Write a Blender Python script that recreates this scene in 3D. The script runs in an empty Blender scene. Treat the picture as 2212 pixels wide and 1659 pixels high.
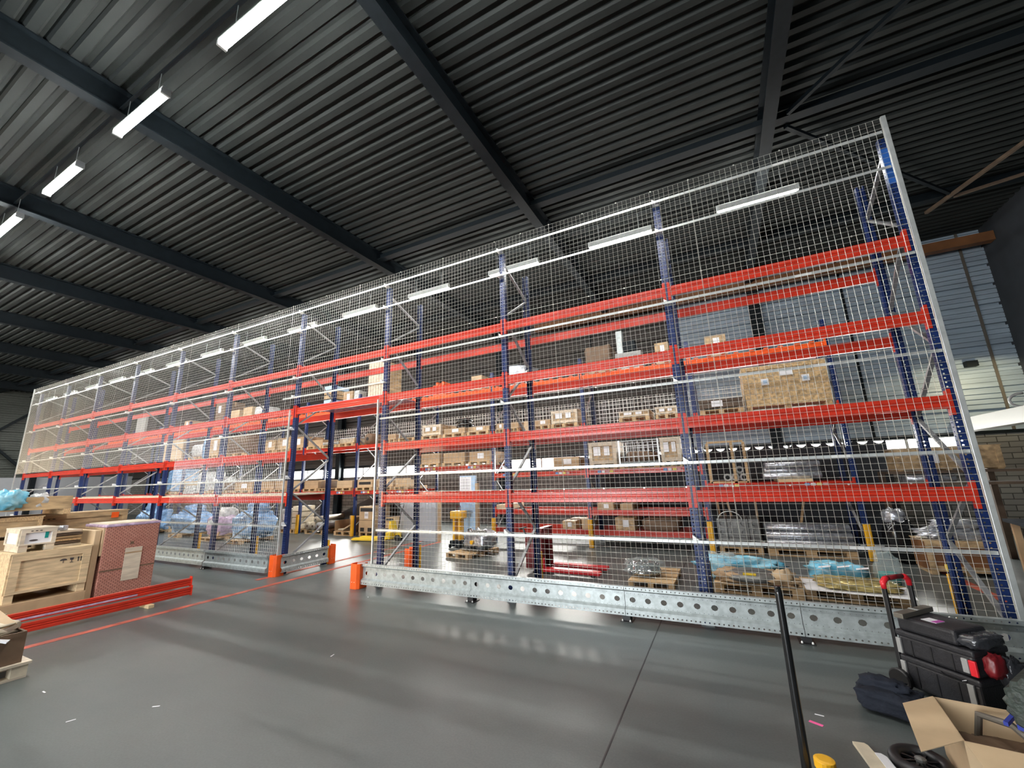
import bpy, math, random
from mathutils import Vector, Matrix
random.seed(7)
C = bpy.context.scene.collection
PI = math.pi

# ------------------------------------------------------------------ camera
FPX, CX, CY, CZ = 882.9, 1106.0, 829.5, 1.915
YAW, PITCH, ROLL = -0.4637, 0.2223, -0.0333
fw = Vector((math.sin(YAW)*math.cos(PITCH), math.cos(YAW)*math.cos(PITCH), math.sin(PITCH)))
r0 = Vector((math.cos(YAW), -math.sin(YAW), 0)); u0 = r0.cross(fw)
rt = math.cos(ROLL)*r0 + math.sin(ROLL)*u0
up = -math.sin(ROLL)*r0 + math.cos(ROLL)*u0
cam_data = bpy.data.cameras.new('camera')
cam = bpy.data.objects.new('camera', cam_data); C.objects.link(cam)
M = Matrix((rt, up, -fw)).transposed().to_4x4(); M.translation = Vector((0, 0, CZ))
cam.matrix_world = M
cam_data.sensor_width = 36.0; cam_data.lens = FPX/2212*36.0
cam_data.clip_start = 0.05; cam_data.clip_end = 300
sc = bpy.context.scene
sc.camera = cam

def ray(px, py): return fw*FPX + rt*(px-CX) + up*(CY-py)
def aY(px, py, Y): d = ray(px, py); return Vector((0, 0, CZ)) + d*(Y/d.y)
def aZ(px, py, Z=0.0): d = ray(px, py); return Vector((0, 0, CZ)) + d*((Z-CZ)/d.z)
def aX(px, py, X): d = ray(px, py); return Vector((0, 0, CZ)) + d*(X/d.x)

# ------------------------------------------------------------------ world, exposure, daylight
w = bpy.data.worlds.new('world'); sc.world = w; w.use_nodes = True
bg = w.node_tree.nodes['Background']; bg.inputs[0].default_value = (0.62, 0.78, 1.0, 1); bg.inputs[1].default_value = 1.0
sc.view_settings.view_transform = 'Standard'; sc.view_settings.look = 'None'
sc.view_settings.gamma = 1.0; sc.view_settings.use_curve_mapping = False
sc.view_settings.exposure = 1.0
sc.cycles.use_denoising = True
sc.cycles.max_bounces = 5; sc.cycles.diffuse_bounces = 3; sc.cycles.glossy_bounces = 2
sc.cycles.use_adaptive_sampling = True; sc.cycles.adaptive_threshold = 0.03
sc.cycles.transmission_bounces = 4; sc.cycles.transparent_max_bounces = 8
sc.cycles.sample_clamp_indirect = 6.0
sc.cycles.caustics_reflective = False; sc.cycles.caustics_refractive = False
LAMP = 100.0
def area(name, loc, rot, sx, sy, power, col):
    l = bpy.data.lights.new(name, 'AREA'); l.shape = 'RECTANGLE'; l.size = sx; l.size_y = sy
    l.energy = power; l.color = col
    o = bpy.data.objects.new(name, l); C.objects.link(o); o.location = loc; o.rotation_euler = rot
    return o
# added fill lights standing in for daylight, at unseen openings of the near wall
area('added_fill_near', (-6, -9.8, 2.1), (PI/2, 0, 0), 5.8, 4, 900, (0.96, 0.98, 1.0))
area('added_warm_fill_left', (-20.0, -9.8, 2.1), (PI/2, 0, 0), 5.8, 4, 750, (1.0, 0.76, 0.5))
area('daylight_back_windows', (-8, 15.9, 2.4), (-PI/2, 0, 0), 26, 0.5, 800, (1.0, 0.98, 0.92))

# ------------------------------------------------------------------ materials
MAT = {}
def mat(name, col, rough=0.5, metal=0.0, noise=0.0, nscale=8.0, bump=0.0, bscale=40.0, emit=0.0, alpha=1.0, trans=0.0, stretch=None, col2=None, spec=None):
    m = bpy.data.materials.new(name); m.use_nodes = True; nt = m.node_tree; n = nt.nodes; L = nt.links
    b = n['Principled BSDF']
    b.inputs['Base Color'].default_value = (*col, 1); b.inputs['Roughness'].default_value = rough
    b.inputs['Metallic'].default_value = metal
    if spec is not None: b.inputs['Specular IOR Level'].default_value = spec
    if alpha < 1: b.inputs['Alpha'].default_value = alpha
    if trans > 0: b.inputs['Transmission Weight'].default_value = trans
    if emit > 0:
        b.inputs['Emission Color'].default_value = (*col, 1); b.inputs['Emission Strength'].default_value = emit
    if noise > 0 or bump > 0:
        tc = n.new('ShaderNodeTexCoord'); mp = n.new('ShaderNodeMapping')
        L.new(tc.outputs['Object'], mp.inputs[0])
        if stretch: mp.inputs['Scale'].default_value = stretch
    if noise > 0:
        t = n.new('ShaderNodeTexNoise'); t.inputs['Scale'].default_value = nscale; t.inputs['Detail'].default_value = 5
        L.new(mp.outputs[0], t.inputs['Vector'])
        r = n.new('ShaderNodeValToRGB')
        c2 = col2 or tuple(c*(1-noise) for c in col)
        r.color_ramp.elements[0].position = 0.35; r.color_ramp.elements[1].position = 0.65
        r.color_ramp.elements[0].color = (*c2, 1); r.color_ramp.elements[1].color = (*[min(1, c*(1+noise*0.4)) for c in col], 1)
        L.new(t.outputs['Fac'], r.inputs[0]); L.new(r.outputs[0], b.inputs['Base Color'])
    if bump > 0:
        t2 = n.new('ShaderNodeTexNoise'); t2.inputs['Scale'].default_value = bscale; L.new(mp.outputs[0], t2.inputs['Vector'])
        bp = n.new('ShaderNodeBump'); bp.inputs['Strength'].default_value = bump; bp.inputs['Distance'].default_value = 0.02
        L.new(t2.outputs['Fac'], bp.inputs['Height']); L.new(bp.outputs[0], b.inputs['Normal'])
    MAT[name] = m; return m
mat('red', (0.56, 0.036, 0.016), 0.28, noise=0.12, nscale=5)
mat('orange', (0.86, 0.11, 0.012), 0.40, noise=0.1)
mat('blue', (0.012, 0.030, 0.12), 0.30, noise=0.25, nscale=4)
mat('blue_light', (0.03, 0.12, 0.42), 0.35)
mat('galv', (0.46, 0.51, 0.51), 0.38, metal=0.5, noise=0.2, nscale=14)
mat('galv_bar', (0.60, 0.63, 0.62), 0.38, metal=0.5, noise=0.12, nscale=9)
mat('wire', (0.62, 0.62, 0.57), 0.36, metal=0.6)
mat('brace', (0.34, 0.35, 0.36), 0.42, metal=0.5, noise=0.15)
mat('dark_steel', (0.006, 0.010, 0.013), 0.6, noise=0.2, spec=0.2)
mat('black', (0.012, 0.012, 0.013), 0.45)
mat('black_shiny', (0.010, 0.011, 0.012), 0.2, noise=0.3)
mat('yellow', (0.85, 0.45, 0.02), 0.4, noise=0.1)
mat('yellow_bright', (0.90, 0.62, 0.03), 0.35)
mat('pallet', (0.56, 0.38, 0.20), 0.7, noise=0.35, nscale=6, stretch=(1, 8, 8), bump=0.2)
mat('pine', (0.66, 0.50, 0.30), 0.6, noise=0.28, nscale=3.5, stretch=(6, 1, 7), bump=0.15)
mat('ply', (0.50, 0.35, 0.19), 0.6, noise=0.4, nscale=3, stretch=(3, 1, 4), bump=0.1)
mat('ply_pale', (0.66, 0.57, 0.44), 0.6, noise=0.2, nscale=3, stretch=(5, 1, 6))
mat('osb', (0.58, 0.40, 0.20), 0.6, noise=0.45, nscale=16, bump=0.2)
mat('carton', (0.44, 0.30, 0.17), 0.7, noise=0.12, nscale=5)
mat('carton_light', (0.56, 0.41, 0.25), 0.7, noise=0.08, nscale=5)
mat('carton_dark', (0.16, 0.10, 0.06), 0.7, noise=0.2, nscale=5)
mat('wood_dark', (0.11, 0.075, 0.05), 0.7, noise=0.3, nscale=5)
mat('wood_new', (0.72, 0.55, 0.32), 0.6, noise=0.15)
mat('board_cream', (0.68, 0.60, 0.45), 0.5, noise=0.15)
mat('paper', (0.80, 0.80, 0.82), 0.7)
mat('ink', (0.05, 0.04, 0.04), 0.7)
mat('ink_brown', (0.35, 0.14, 0.05), 0.7)
mat('film_white', (0.55, 0.56, 0.56), 0.25, noise=0.3, nscale=9, bump=0.6, bscale=12)
mat('film_blue', (0.20, 0.36, 0.60), 0.22, noise=0.4, nscale=7, bump=0.8, bscale=9)
mat('film_cyan', (0.09, 0.36, 0.52), 0.2, noise=0.35, nscale=7, bump=0.8, bscale=10, col2=(0.28, 0.52, 0.60))
mat('film_gold', (0.62, 0.50, 0.20), 0.12, metal=0.35, noise=0.5, nscale=9, bump=0.8, bscale=9)
mat('film_clear', (0.75, 0.88, 0.88), 0.08, alpha=0.18, bump=0.6, bscale=14)
mat('film_lilac', (0.55, 0.42, 0.58), 0.25, noise=0.3, nscale=12)
mat('foil', (0.60, 0.63, 0.68), 0.34, metal=0.7, noise=0.35, nscale=10, bump=0.5, bscale=16)
mat('chrome', (0.42, 0.43, 0.45), 0.14, metal=0.95, bump=0.2, bscale=10)
mat('cast', (0.20, 0.20, 0.19), 0.45, metal=0.5, noise=0.3)
mat('grey_plastic', (0.30, 0.30, 0.29), 0.5)
mat('navy_cloth', (0.006, 0.010, 0.020), 0.9, bump=0.5, bscale=25)
mat('case', (0.020, 0.020, 0.023), 0.45, noise=0.2, nscale=30, bump=0.15, bscale=90)
mat('case_film', (0.035, 0.037, 0.042), 0.18, bump=0.8, bscale=14)
mat('handle_red', (0.66, 0.02, 0.03), 0.35)
mat('dark_red', (0.16, 0.008, 0.012), 0.4, noise=0.2)
mat('pink', (0.9, 0.12, 0.35), 0.6)
mat('magenta', (0.55, 0.10, 0.45), 0.5)
mat('steel_bar', (0.16, 0.145, 0.12), 0.5, metal=0.4)
mat('green_mat', (0.035, 0.05, 0.042), 0.45, noise=0.4, nscale=20, bump=0.3, bscale=30)
mat('blue_strap', (0.02, 0.04, 0.30), 0.5)
mat('teal', (0.0, 0.25, 0.22), 0.5)
mat('light_blue', (0.42, 0.60, 0.80), 0.5, noise=0.1)
mat('label_blue', (0.15, 0.3, 0.6), 0.6); mat('label_yellow', (0.75, 0.62, 0.15), 0.6); mat('label_pink', (0.6, 0.3, 0.3), 0.6)
mat('rust', (0.20, 0.085, 0.03), 0.6, noise=0.3, nscale=2)
mat('duct', (0.42, 0.43, 0.40), 0.5)
mat('wall_white', (0.42, 0.44, 0.47), 0.5, noise=0.05, nscale=1.5)
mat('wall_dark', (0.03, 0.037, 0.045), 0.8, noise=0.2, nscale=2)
mat('tarp', (0.055, 0.055, 0.05), 0.7, noise=0.2, nscale=2, bump=0.2, bscale=4)
mat('lamp_on', (1.0, 0.985, 0.95), 0.4, emit=LAMP)
mat('lamp_front', (1.0, 0.99, 0.96), 0.4, emit=LAMP*1.45)
mat('lamp_off', (0.62, 0.66, 0.60), 0.4)
mat('window_day', (1.0, 0.98, 0.95), 0.4, emit=5.0)
mat('clip', (0.85, 0.86, 0.84), 0.3, metal=0.3)
mat('red_line', (0.42, 0.09, 0.055), 0.6, noise=0.45, nscale=5)
mat('brick_print', (0.36, 0.14, 0.09), 0.6)

def brickprint():
    m = MAT['brick_print']; nt = m.node_tree; n = nt.nodes; L = nt.links; b = n['Principled BSDF']
    tc = n.new('ShaderNodeTexCoord'); sx = n.new('ShaderNodeSeparateXYZ'); cb = n.new('ShaderNodeCombineXYZ')
    L.new(tc.outputs['Object'], sx.inputs[0])
    ad = n.new('ShaderNodeMath'); ad.operation = 'ADD'; L.new(sx.outputs[0], ad.inputs[0]); L.new(sx.outputs[1], ad.inputs[1])
    L.new(ad.outputs[0], cb.inputs[0]); L.new(sx.outputs[2], cb.inputs[1])
    t = n.new('ShaderNodeTexBrick'); t.inputs['Scale'].default_value = 9
    t.inputs['Color1'].default_value = (0.50, 0.22, 0.16, 1); t.inputs['Color2'].default_value = (0.58, 0.28, 0.21, 1)
    t.inputs['Mortar'].default_value = (0.13, 0.04, 0.03, 1); t.inputs['Mortar Size'].default_value = 0.035
    t.inputs['Row Height'].default_value = 0.24; t.inputs['Brick Width'].default_value = 0.55
    L.new(cb.outputs[0], t.inputs[0]); L.new(t.outputs[0], b.inputs['Base Color'])
brickprint()

def floor_mat():
    m = mat('concrete', (0.16, 0.163, 0.155), 0.34); nt = m.node_tree; n = nt.nodes; L = nt.links; b = n['Principled BSDF']
    tc = n.new('ShaderNodeTexCoord')
    def noise(s, d, sc3=(1, 1, 1), rg=0.6):
        mp = n.new('ShaderNodeMapping'); mp.inputs['Scale'].default_value = sc3; L.new(tc.outputs['Object'], mp.inputs[0])
        t = n.new('ShaderNodeTexNoise'); t.inputs['Scale'].default_value = s; t.inputs['Detail'].default_value = d; t.inputs['Roughness'].default_value = rg
        L.new(mp.outputs[0], t.inputs['Vector']); return t
    a = noise(0.7, 6); f = noise(3.5, 8, (1, 2.2, 1)); g = noise(60, 3)
    r1 = n.new('ShaderNodeValToRGB'); e = r1.color_ramp.elements
    e[0].position = 0.3; e[1].position = 0.72; e[0].color = (0.078, 0.093, 0.092, 1); e[1].color = (0.108, 0.120, 0.114, 1)
    L.new(a.outputs['Fac'], r1.inputs[0])
    r2 = n.new('ShaderNodeValToRGB'); e = r2.color_ramp.elements
    e[0].position = 0.32; e[1].position = 0.66; e[0].color = (0.88, 0.88, 0.88, 1); e[1].color = (1.06, 1.06, 1.06, 1)
    L.new(f.outputs['Fac'], r2.inputs[0])
    mx = n.new('ShaderNodeMixRGB'); mx.blend_type = 'MULTIPLY'; mx.inputs[0].default_value = 0.85
    L.new(r1.outputs[0], mx.inputs[1]); L.new(r2.outputs[0], mx.inputs[2])
    r3 = n.new('ShaderNodeValToRGB'); e = r3.color_ramp.elements
    e[0].position = 0.3; e[1].position = 0.7; e[0].color = (0.85, 0.85, 0.85, 1); e[1].color = (1.08, 1.08, 1.08, 1)
    L.new(g.outputs['Fac'], r3.inputs[0])
    m2 = n.new('ShaderNodeMixRGB'); m2.blend_type = 'MULTIPLY'; m2.inputs[0].default_value = 1
    L.new(mx.outputs[0], m2.inputs[1]); L.new(r3.outputs[0], m2.inputs[2]); L.new(m2.outputs[0], b.inputs['Base Color'])
    mr = n.new('ShaderNodeMapRange'); mr.inputs[1].default_value = 0.3; mr.inputs[2].default_value = 0.7
    mr.inputs[3].default_value = 0.33; mr.inputs[4].default_value = 0.39
    L.new(f.outputs['Fac'], mr.inputs[0]); L.new(mr.outputs[0], b.inputs['Roughness'])
floor_mat()
mat('deck', (0.027, 0.031, 0.030), 0.6, noise=0.15, nscale=1.2, spec=0.12)
mat('wall_clad', (0.34, 0.43, 0.51), 0.45, noise=0.18, nscale=1.5, stretch=(0.4, 1, 3))  # bluish daylight tint is put into this base colour
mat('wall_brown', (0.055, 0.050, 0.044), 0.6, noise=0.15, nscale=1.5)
def blockwall():
    m = mat('blockwork', (0.2, 0.19, 0.17), 0.85); nt = m.node_tree; n = nt.nodes; L = nt.links; b = n['Principled BSDF']
    tc = n.new('ShaderNodeTexCoord'); mp = n.new('ShaderNodeMapping'); mp.inputs['Rotation'].default_value = (PI/2, 0, 0)
    L.new(tc.outputs['Object'], mp.inputs[0])
    t = n.new('ShaderNodeTexBrick'); t.inputs['Scale'].default_value = 1.0; t.inputs['Brick Width'].default_value = 0.42; t.inputs['Row Height'].default_value = 0.15
    t.inputs['Mortar Size'].default_value = 0.012
    t.inputs['Color1'].default_value = (0.23, 0.23, 0.21, 1); t.inputs['Color2'].default_value = (0.17, 0.17, 0.16, 1); t.inputs['Mortar'].default_value = (0.06, 0.06, 0.055, 1)
    L.new(mp.outputs[0], t.inputs[0]); L.new(t.outputs[0], b.inputs['Base Color'])
blockwall()

# ------------------------------------------------------------------ mesh helper
class MB:
    def __init__(s): s.v = []; s.f = []
    def add(s, vs, fs):
        o = len(s.v); s.v += [tuple(p) for p in vs]; s.f += [tuple(i+o for i in f) for f in fs]; return s
    def box(s, x0, x1, y0, y1, z0, z1):
        return s.add([(x0,y0,z0),(x1,y0,z0),(x1,y1,z0),(x0,y1,z0),(x0,y0,z1),(x1,y0,z1),(x1,y1,z1),(x0,y1,z1)],
              [(0,3,2,1),(4,5,6,7),(0,1,5,4),(1,2,6,5),(2,3,7,6),(3,0,4,7)])
    def prism(s, prof, axis, a, b, cap=True):      # profile points (p,q) swept along axis x/y/z
        n = len(prof)
        def P(p, q, t): return {'x': (t, p, q), 'y': (p, t, q), 'z': (p, q, t)}[axis]
        vs = [P(p, q, a) for p, q in prof] + [P(p, q, b) for p, q in prof]
        fs = [(i, (i+1) % n, n+(i+1) % n, n+i) for i in range(n)]
        if cap: fs += [tuple(range(n-1, -1, -1)), tuple(range(n, 2*n))]
        return s.add(vs, fs)
    def bar(s, p0, p1, w, h=None, upv=(0, 0, 1)):
        h = h or w; p0 = Vector(p0); p1 = Vector(p1); d = (p1-p0).normalized(); U = Vector(upv)
        if abs(d.dot(U)) > 0.95: U = Vector((1, 0, 0))
        a = d.cross(U).normalized()*(w/2); b = a.cross(d).normalized()*(h/2)
        vs = [p+sa*a+sb*b for p in (p0, p1) for sa, sb in ((-1,-1),(1,-1),(1,1),(-1,1))]
        return s.add(vs, [(0,3,2,1),(4,5,6,7),(0,1,5,4),(1,2,6,5),(2,3,7,6),(3,0,4,7)])
    def tube(s, pts, r, n=10, closed=False, cap=True):
        pts = [Vector(p) for p in pts]; m = len(pts); vs = []; U = None
        for i, p in enumerate(pts):
            d = (pts[min(i+1, m-1)] - pts[max(i-1, 0)]) if not closed else (pts[(i+1) % m]-pts[i-1])
            d.normalize()
            if U is None:
                U = Vector((0, 0, 1)) if abs(d.z) < 0.9 else Vector((1, 0, 0))
            a = d.cross(U).normalized(); U = a.cross(d).normalized()
            rr = r[i] if isinstance(r, (list, tuple)) else r
            for k in range(n):
                t = 2*PI*k/n; vs.append(p + a*(rr*math.cos(t)) + U*(rr*math.sin(t)))
        fs = []
        for i in range(m if closed else m-1):
            j = (i+1) % m
            for k in range(n): fs.append((i*n+k, i*n+(k+1) % n, j*n+(k+1) % n, j*n+k))
        if cap and not closed: fs += [tuple(range(n-1, -1, -1)), tuple(range((m-1)*n, m*n))]
        return s.add(vs, fs)
    def lathe(s, prof, c=(0, 0, 0), n=24, axis='z'):   # prof (radius, height)
        vs = []; m = len(prof)
        for r_, h in prof:
            for k in range(n):
                t = 2*PI*k/n; a, b = r_*math.cos(t), r_*math.sin(t)
                q = {'z': (a, b, h), 'y': (a, h, b), 'x': (h, a, b)}[axis]
                vs.append((q[0]+c[0], q[1]+c[1], q[2]+c[2]))
        fs = [(i*n+k, i*n+(k+1) % n, (i+1)*n+(k+1) % n, (i+1)*n+k) for i in range(m-1) for k in range(n)]
        fs += [tuple(range(n-1, -1, -1)), tuple(range((m-1)*n, m*n))]
        return s.add(vs, fs)
    def cell(s, o, U, V, w_, h_, r_, ex=1.0):        # one perforated plate cell
        o = Vector(o); U = Vector(U); V = Vector(V); hw, hh = w_/2, h_/2
        out = [(-hw,-hh),(0,-hh),(hw,-hh),(hw,0),(hw,hh),(0,hh),(-hw,hh),(-hw,0)]
        vs = [o+U*a+V*b for a, b in out]
        vs += [o+U*(ex*r_*math.cos(t))+V*(r_*math.sin(t)) for t in [PI*5/4+PI/4*k for k in range(8)]]
        return s.add(vs, [(k, (k+1) % 8, 8+(k+1) % 8, 8+k) for k in range(8)])
    def quad(s, a, b, c, d): return s.add([a, b, c, d], [(0, 1, 2, 3)])
    def data(s, name, m):
        me = bpy.data.meshes.new(name); me.from_pydata([tuple(p) for p in s.v], [], s.f); me.update()
        me.materials.append(MAT[m] if isinstance(m, str) else m); return me
    def build(s, name, m, parent=None, bevel=0, smooth=False, solid=0, loc=None, seg=2):
        me = s.data(name, m)
        if smooth:
            for p in me.polygons: p.use_smooth = True
        o = bpy.data.objects.new(name, me); C.objects.link(o)
        if parent: o.parent = parent
        if loc: o.location = loc
        if bevel:
            b = o.modifiers.new('bevel', 'BEVEL'); b.width = bevel; b.segments = seg; b.limit_method = 'ANGLE'
        if solid:
            b = o.modifiers.new('solid', 'SOLIDIFY'); b.thickness = solid; b.offset = 0
        return o
def tag(o, label=None, cat=None, group=None, kind=None):
    if label: o['label'] = label
    if cat: o['category'] = cat
    if group: o['group'] = group
    if kind: o['kind'] = kind
    return o
def thing(name, loc, rz, label, cat, group=None):
    o = bpy.data.objects.new(name, None); C.objects.link(o); o.location = loc; o.rotation_euler = (0, 0, rz)
    o.empty_display_size = 0.1
    return tag(o, label, cat, group)
def dup(root, loc, rz, label=None, group=None, scale=None):
    r = root.copy(); C.objects.link(r); r.location = loc; r.rotation_euler = (0, 0, rz)
    if scale: r.scale = scale
    if label: r['label'] = label
    if group: r['group'] = group
    for ch in root.children:
        c = ch.copy(); C.objects.link(c); c.parent = r
        for g in ch.children:
            d = g.copy(); C.objects.link(d); d.parent = c
    return r
def struct(name, mb, m, **k):
    o = mb.build(name, m, **k); o['kind'] = 'structure'; return o
ORD = ['first','second','third','fourth','fifth','sixth','seventh','eighth','ninth','tenth','eleventh','twelfth','thirteenth','fourteenth','fifteenth','sixteenth']
def blob(name, m, size, parent=None, seed=0, rough=0.12, n=26, sq=0.45, loc=None, drape=0.0, freq=3.0):
    """crumpled wrapped volume: superellipsoid with folds, base on z=0"""
    from mathutils import noise as N
    sx, sy, sz = size; mb = MB(); vs = []; rows = n//2
    def sp(x, e): return math.copysign(abs(x)**e, x)
    for i in range(rows+1):
        ph = -PI/2 + PI*i/rows
        for k in range(n):
            t = 2*PI*k/n
            x = sp(math.cos(ph), sq)*sp(math.cos(t), sq); y = sp(math.cos(ph), sq)*sp(math.sin(t), sq); z = sp(math.sin(ph), sq)
            q = Vector((x, y, z)); d = N.noise(q*freq+Vector((seed*7.1, seed*3.3, 0)))*rough*1.6 + N.noise(q*freq*2.7+Vector((0, seed*5.7, 1)))*rough*0.8
            q = q*(1+d); zz = max(0.0, (q.z+1)/2)
            fl = 1+drape*(1-zz)**2
            vs.append((q.x*fl*sx/2, q.y*fl*sy/2, zz*sz))
    fs = [(i*n+k, i*n+(k+1) % n, (i+1)*n+(k+1) % n, (i+1)*n+k) for i in range(rows) for k in range(n)]
    mb.add(vs, fs)
    return mb.build(name, m, parent, smooth=True, loc=loc)

# ------------------------------------------------------------------ room shell
XL, XR, YN, YB, ZC = -42.0, 7.6, -10.0, 16.0, 8.6
struct('floor', MB().box(XL, XR, YN, YB, -0.2, 0.0), 'concrete')
def deck_ceiling():
    mb = MB(); p = 0.24; y = YN; prof = []
    while y < YB+0.3:
        prof += [(y, ZC), (y+0.11, ZC), (y+0.14, ZC+0.055), (y+0.21, ZC+0.055)]; y += p
    vs = [(XL, a, b) for a, b in prof]+[(XR, a, b) for a, b in prof]; n = len(prof)
    mb.add(vs, [(i, i+1, n+i+1, n+i) for i in range(n-1)])
    mb.box(XL-0.2, XR+0.2, YN-0.2, YB+0.3, ZC+0.12, ZC+0.25)
    return mb
struct('ceiling', deck_ceiling(), 'deck')
for i in range(9):
    x = 1.56-5.0*i; mb = MB()
    mb.box(x-0.11, x+0.11, YN, YB, 8.14, 8.165); mb.box(x-0.11, x+0.11, YN, YB, 8.57, 8.595); mb.box(x-0.012, x+0.012, YN, YB, 8.165, 8.57)
    struct('trim_%d' % (i+1), mb, 'dark_steel')
mb = MB()
mb.box(XL, XR, 8.16, 8.36, 8.38, 8.4); mb.box(XL, XR, 8.25, 8.27, 8.4, 8.58)
struct('trim_10', mb, 'dark_steel')
mb = MB().box(XL, XR, 12.9, 13.1, 8.38, 8.58); struct('trim_11', mb, 'dark_steel')
# horizontally ribbed cladding of the back wall above the window band, blockwork below
def ribs(axis, c0, a, b, z0, z1, sgn):
    prof = []; z = z0
    while z < z1-0.01:
        for k, (dz, w_) in enumerate(((0.14, 0.022), (0.14, 0.022), (0.14, 0.022), (0.18, 0.095))):
            zt = min(z+dz, z1)
            prof += [(c0, z), (c0, zt-w_), (c0+sgn*(0.1 if w_ > 0.05 else 0.05), zt-w_*0.9), (c0+sgn*(0.1 if w_ > 0.05 else 0.05), zt-w_*0.04)]
            z = zt
            if z >= z1-0.001: break
    prof.append((c0, z1)); n = len(prof)
    P = (lambda p, q, t: (t, p, q)) if axis == 'x' else (lambda p, q, t: (p, t, q))
    return MB().add([P(p, q, a) for p, q in prof]+[P(p, q, b) for p, q in prof], [(i, i+1, n+i+1, n+i) for i in range(n-1)])
mb = ribs('x', YB, -0.9, XR, 2.72, ZC+0.2, 1)
mb.box(-0.9, XR, YB+0.12, YB+0.2, 2.63, ZC+0.2)
struct('wall_back', mb, 'wall_clad')
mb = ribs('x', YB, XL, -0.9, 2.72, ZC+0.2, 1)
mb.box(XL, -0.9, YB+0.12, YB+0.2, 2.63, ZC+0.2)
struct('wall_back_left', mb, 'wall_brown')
mb = MB().box(XL, XR, YB, YB+0.2, 0.0, 2.12)
mb.box(XL, -22.5, YB, YB+0.2, 2.12, 2.63); mb.box(6.3, XR, YB, YB+0.2, 2.12, 2.63)
struct('wall_back_lower', mb, 'blockwork')
mb = MB().box(XL, XR, YB-0.03, YB+0.02, 2.63, 2.72); struct('trim_12', mb, 'dark_steel')
k = 0; x = 6.3; wi = 1
while x > -22.4:
    x1 = x; x0 = max(x-1.45, -22.5)
    fr = MB(); d = 0.035
    for a in ((x0, x0+d), (x1-d, x1)): fr.box(a[0], a[1], YB, YB+0.12, 2.12, 2.63)
    fr.box(x0, x1, YB, YB+0.12, 2.12, 2.12+d); fr.box(x0, x1, YB, YB+0.12, 2.63-d, 2.63)
    wo = struct('window_%d' % wi, fr, 'galv_bar')
    MB().box(x0+d, x1-d, YB+0.05, YB+0.06, 2.12+d, 2.63-d).build('pane', 'window_day', wo)
    x = x0; wi += 1
# vertical joints and columns on the back wall
for i, xx in enumerate((7.1, 4.15, -1.0, -4.3, -7.5, -10.7)):
    MBj = MB().box(xx-0.03, xx+0.03, YB-0.03, YB+0.01, 2.72, ZC); struct('trim_%d' % (13+i), MBj, 'steel_bar' if i < 1 else 'dark_steel')
for i, xx in enumerate((1.62, -8.44, -18.44, -28.44, -38.44)):
    m_ = MB(); m_.box(xx-0.15, xx+0.15, YB-0.36, YB-0.34, 0, 8.2); m_.box(xx-0.15, xx+0.15, YB-0.08, YB-0.06, 0, 8.2); m_.box(xx-0.01, xx+0.01, YB-0.34, YB-0.08, 0, 8.2)
    struct('trim_%d' % (20+i), m_, 'dark_steel')
mat('wall_olive', (0.075, 0.085, 0.075), 0.6, noise=0.15)
struct('wall_left', ribs('y', XL, YN, YB, 2.9, ZC+0.2, -1), 'wall_olive')
struct('wall_left_lower', MB().box(XL-0.2, XL+0.05, YN-0.2, YB+0.3, 0, 2.9).box(XL-0.25, XL-0.13, YN-0.2, YB+0.3, 2.9, ZC+0.3), 'wall_white')
struct('wall_right', MB().box(XR, XR+0.2, YN-0.2, YB+0.3, 0, ZC+0.3), 'wall_dark')
mb = MB()
for a, b in ((XL, -23), (-17, -9), (-3, XR)): mb.box(a, b, YN-0.2, YN, 0, ZC+0.2)
mb.box(XL, XR, YN-0.2, YN, 4.2, ZC+0.2)
struct('wall_near', mb, 'wall_clad')
for i, yy in enumerate((5.6, 10.6)):
    m_ = MB().box(XL+0.06, XL+0.36, yy-0.13, yy+0.13, 0, 8.2); struct('trim_%d' % (30+i), m_, 'dark_steel')
m_ = MB().bar((XL+0.25, 5.7, 2.9), (XL+0.25, 10.5, 7.9), 0.14); m_.bar((XL+0.25, 10.5, 2.9), (XL+0.25, 5.7, 7.9), 0.14); struct('trim_32', m_, 'dark_steel')
# crane rail, ceiling braces, service duct at the right
tag(MB().box(-6.5, 8.05-0.47, 15.35, 15.6, 7.95, 8.22).build('crane_rail', 'rust'), 'rust brown horizontal steel beam high on the ribbed back wall', 'beam')
m_ = MB().bar((5.567, 13.46, 8.3), (7.5, 8.2, 8.3), 0.07); m_.bar((5.9, 12.9, 8.3), (7.5, 12.5, 8.3), 0.06); struct('trim_40', m_, 'wood_dark')
m_ = MB().bar((1.9, 8.06, 8.35), (4.6, 5.0, 8.35), 0.07); m_.bar((1.9, 8.4, 8.35), (5.9, 12.9, 8.35), 0.07); struct('trim_41', m_, 'dark_steel')
dt = MB().prism([(5.9, 2.70), (6.25, 2.70), (6.25, 3.05), (5.9, 3.05)], 'y', 10.5, 15.99).build('service_duct', 'duct', bevel=0.01)
tag(dt, 'pale grey rectangular duct running out from the back wall at the right', 'duct')
m_ = MB(); pts = []
for k in range(14):
    t = -PI/2+PI*k/13; pts.append((6.35-0.25*math.cos(t), 13.6, 3.25+0.16*math.sin(t)))
m_.tube(pts, 0.03, 8); tag(m_.build('hose', 'film_white', smooth=True), 'white looped hose lying on the pale grey duct', 'hose')
# painted lines and joints in the floor
for nme, x, y0, y1 in (('trim_50', -8.18, 2.0, 11.0), ('trim_51', -8.89, 5.7, 11.0), ('trim_52', 3.25, 7.2, 10.9)):
    struct(nme, MB().box(x-0.065, x+0.065, y0, y1, 0.0, 0.003), 'red_line')
struct('trim_53', MB().box(-0.995-0.006, -0.995+0.006, YN, YB, 0.0, 0.002), 'black')
struct('trim_54', MB().box(-6.0-0.006, -6.0+0.006, 6.6, YB, 0.0, 0.002), 'black')

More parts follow.
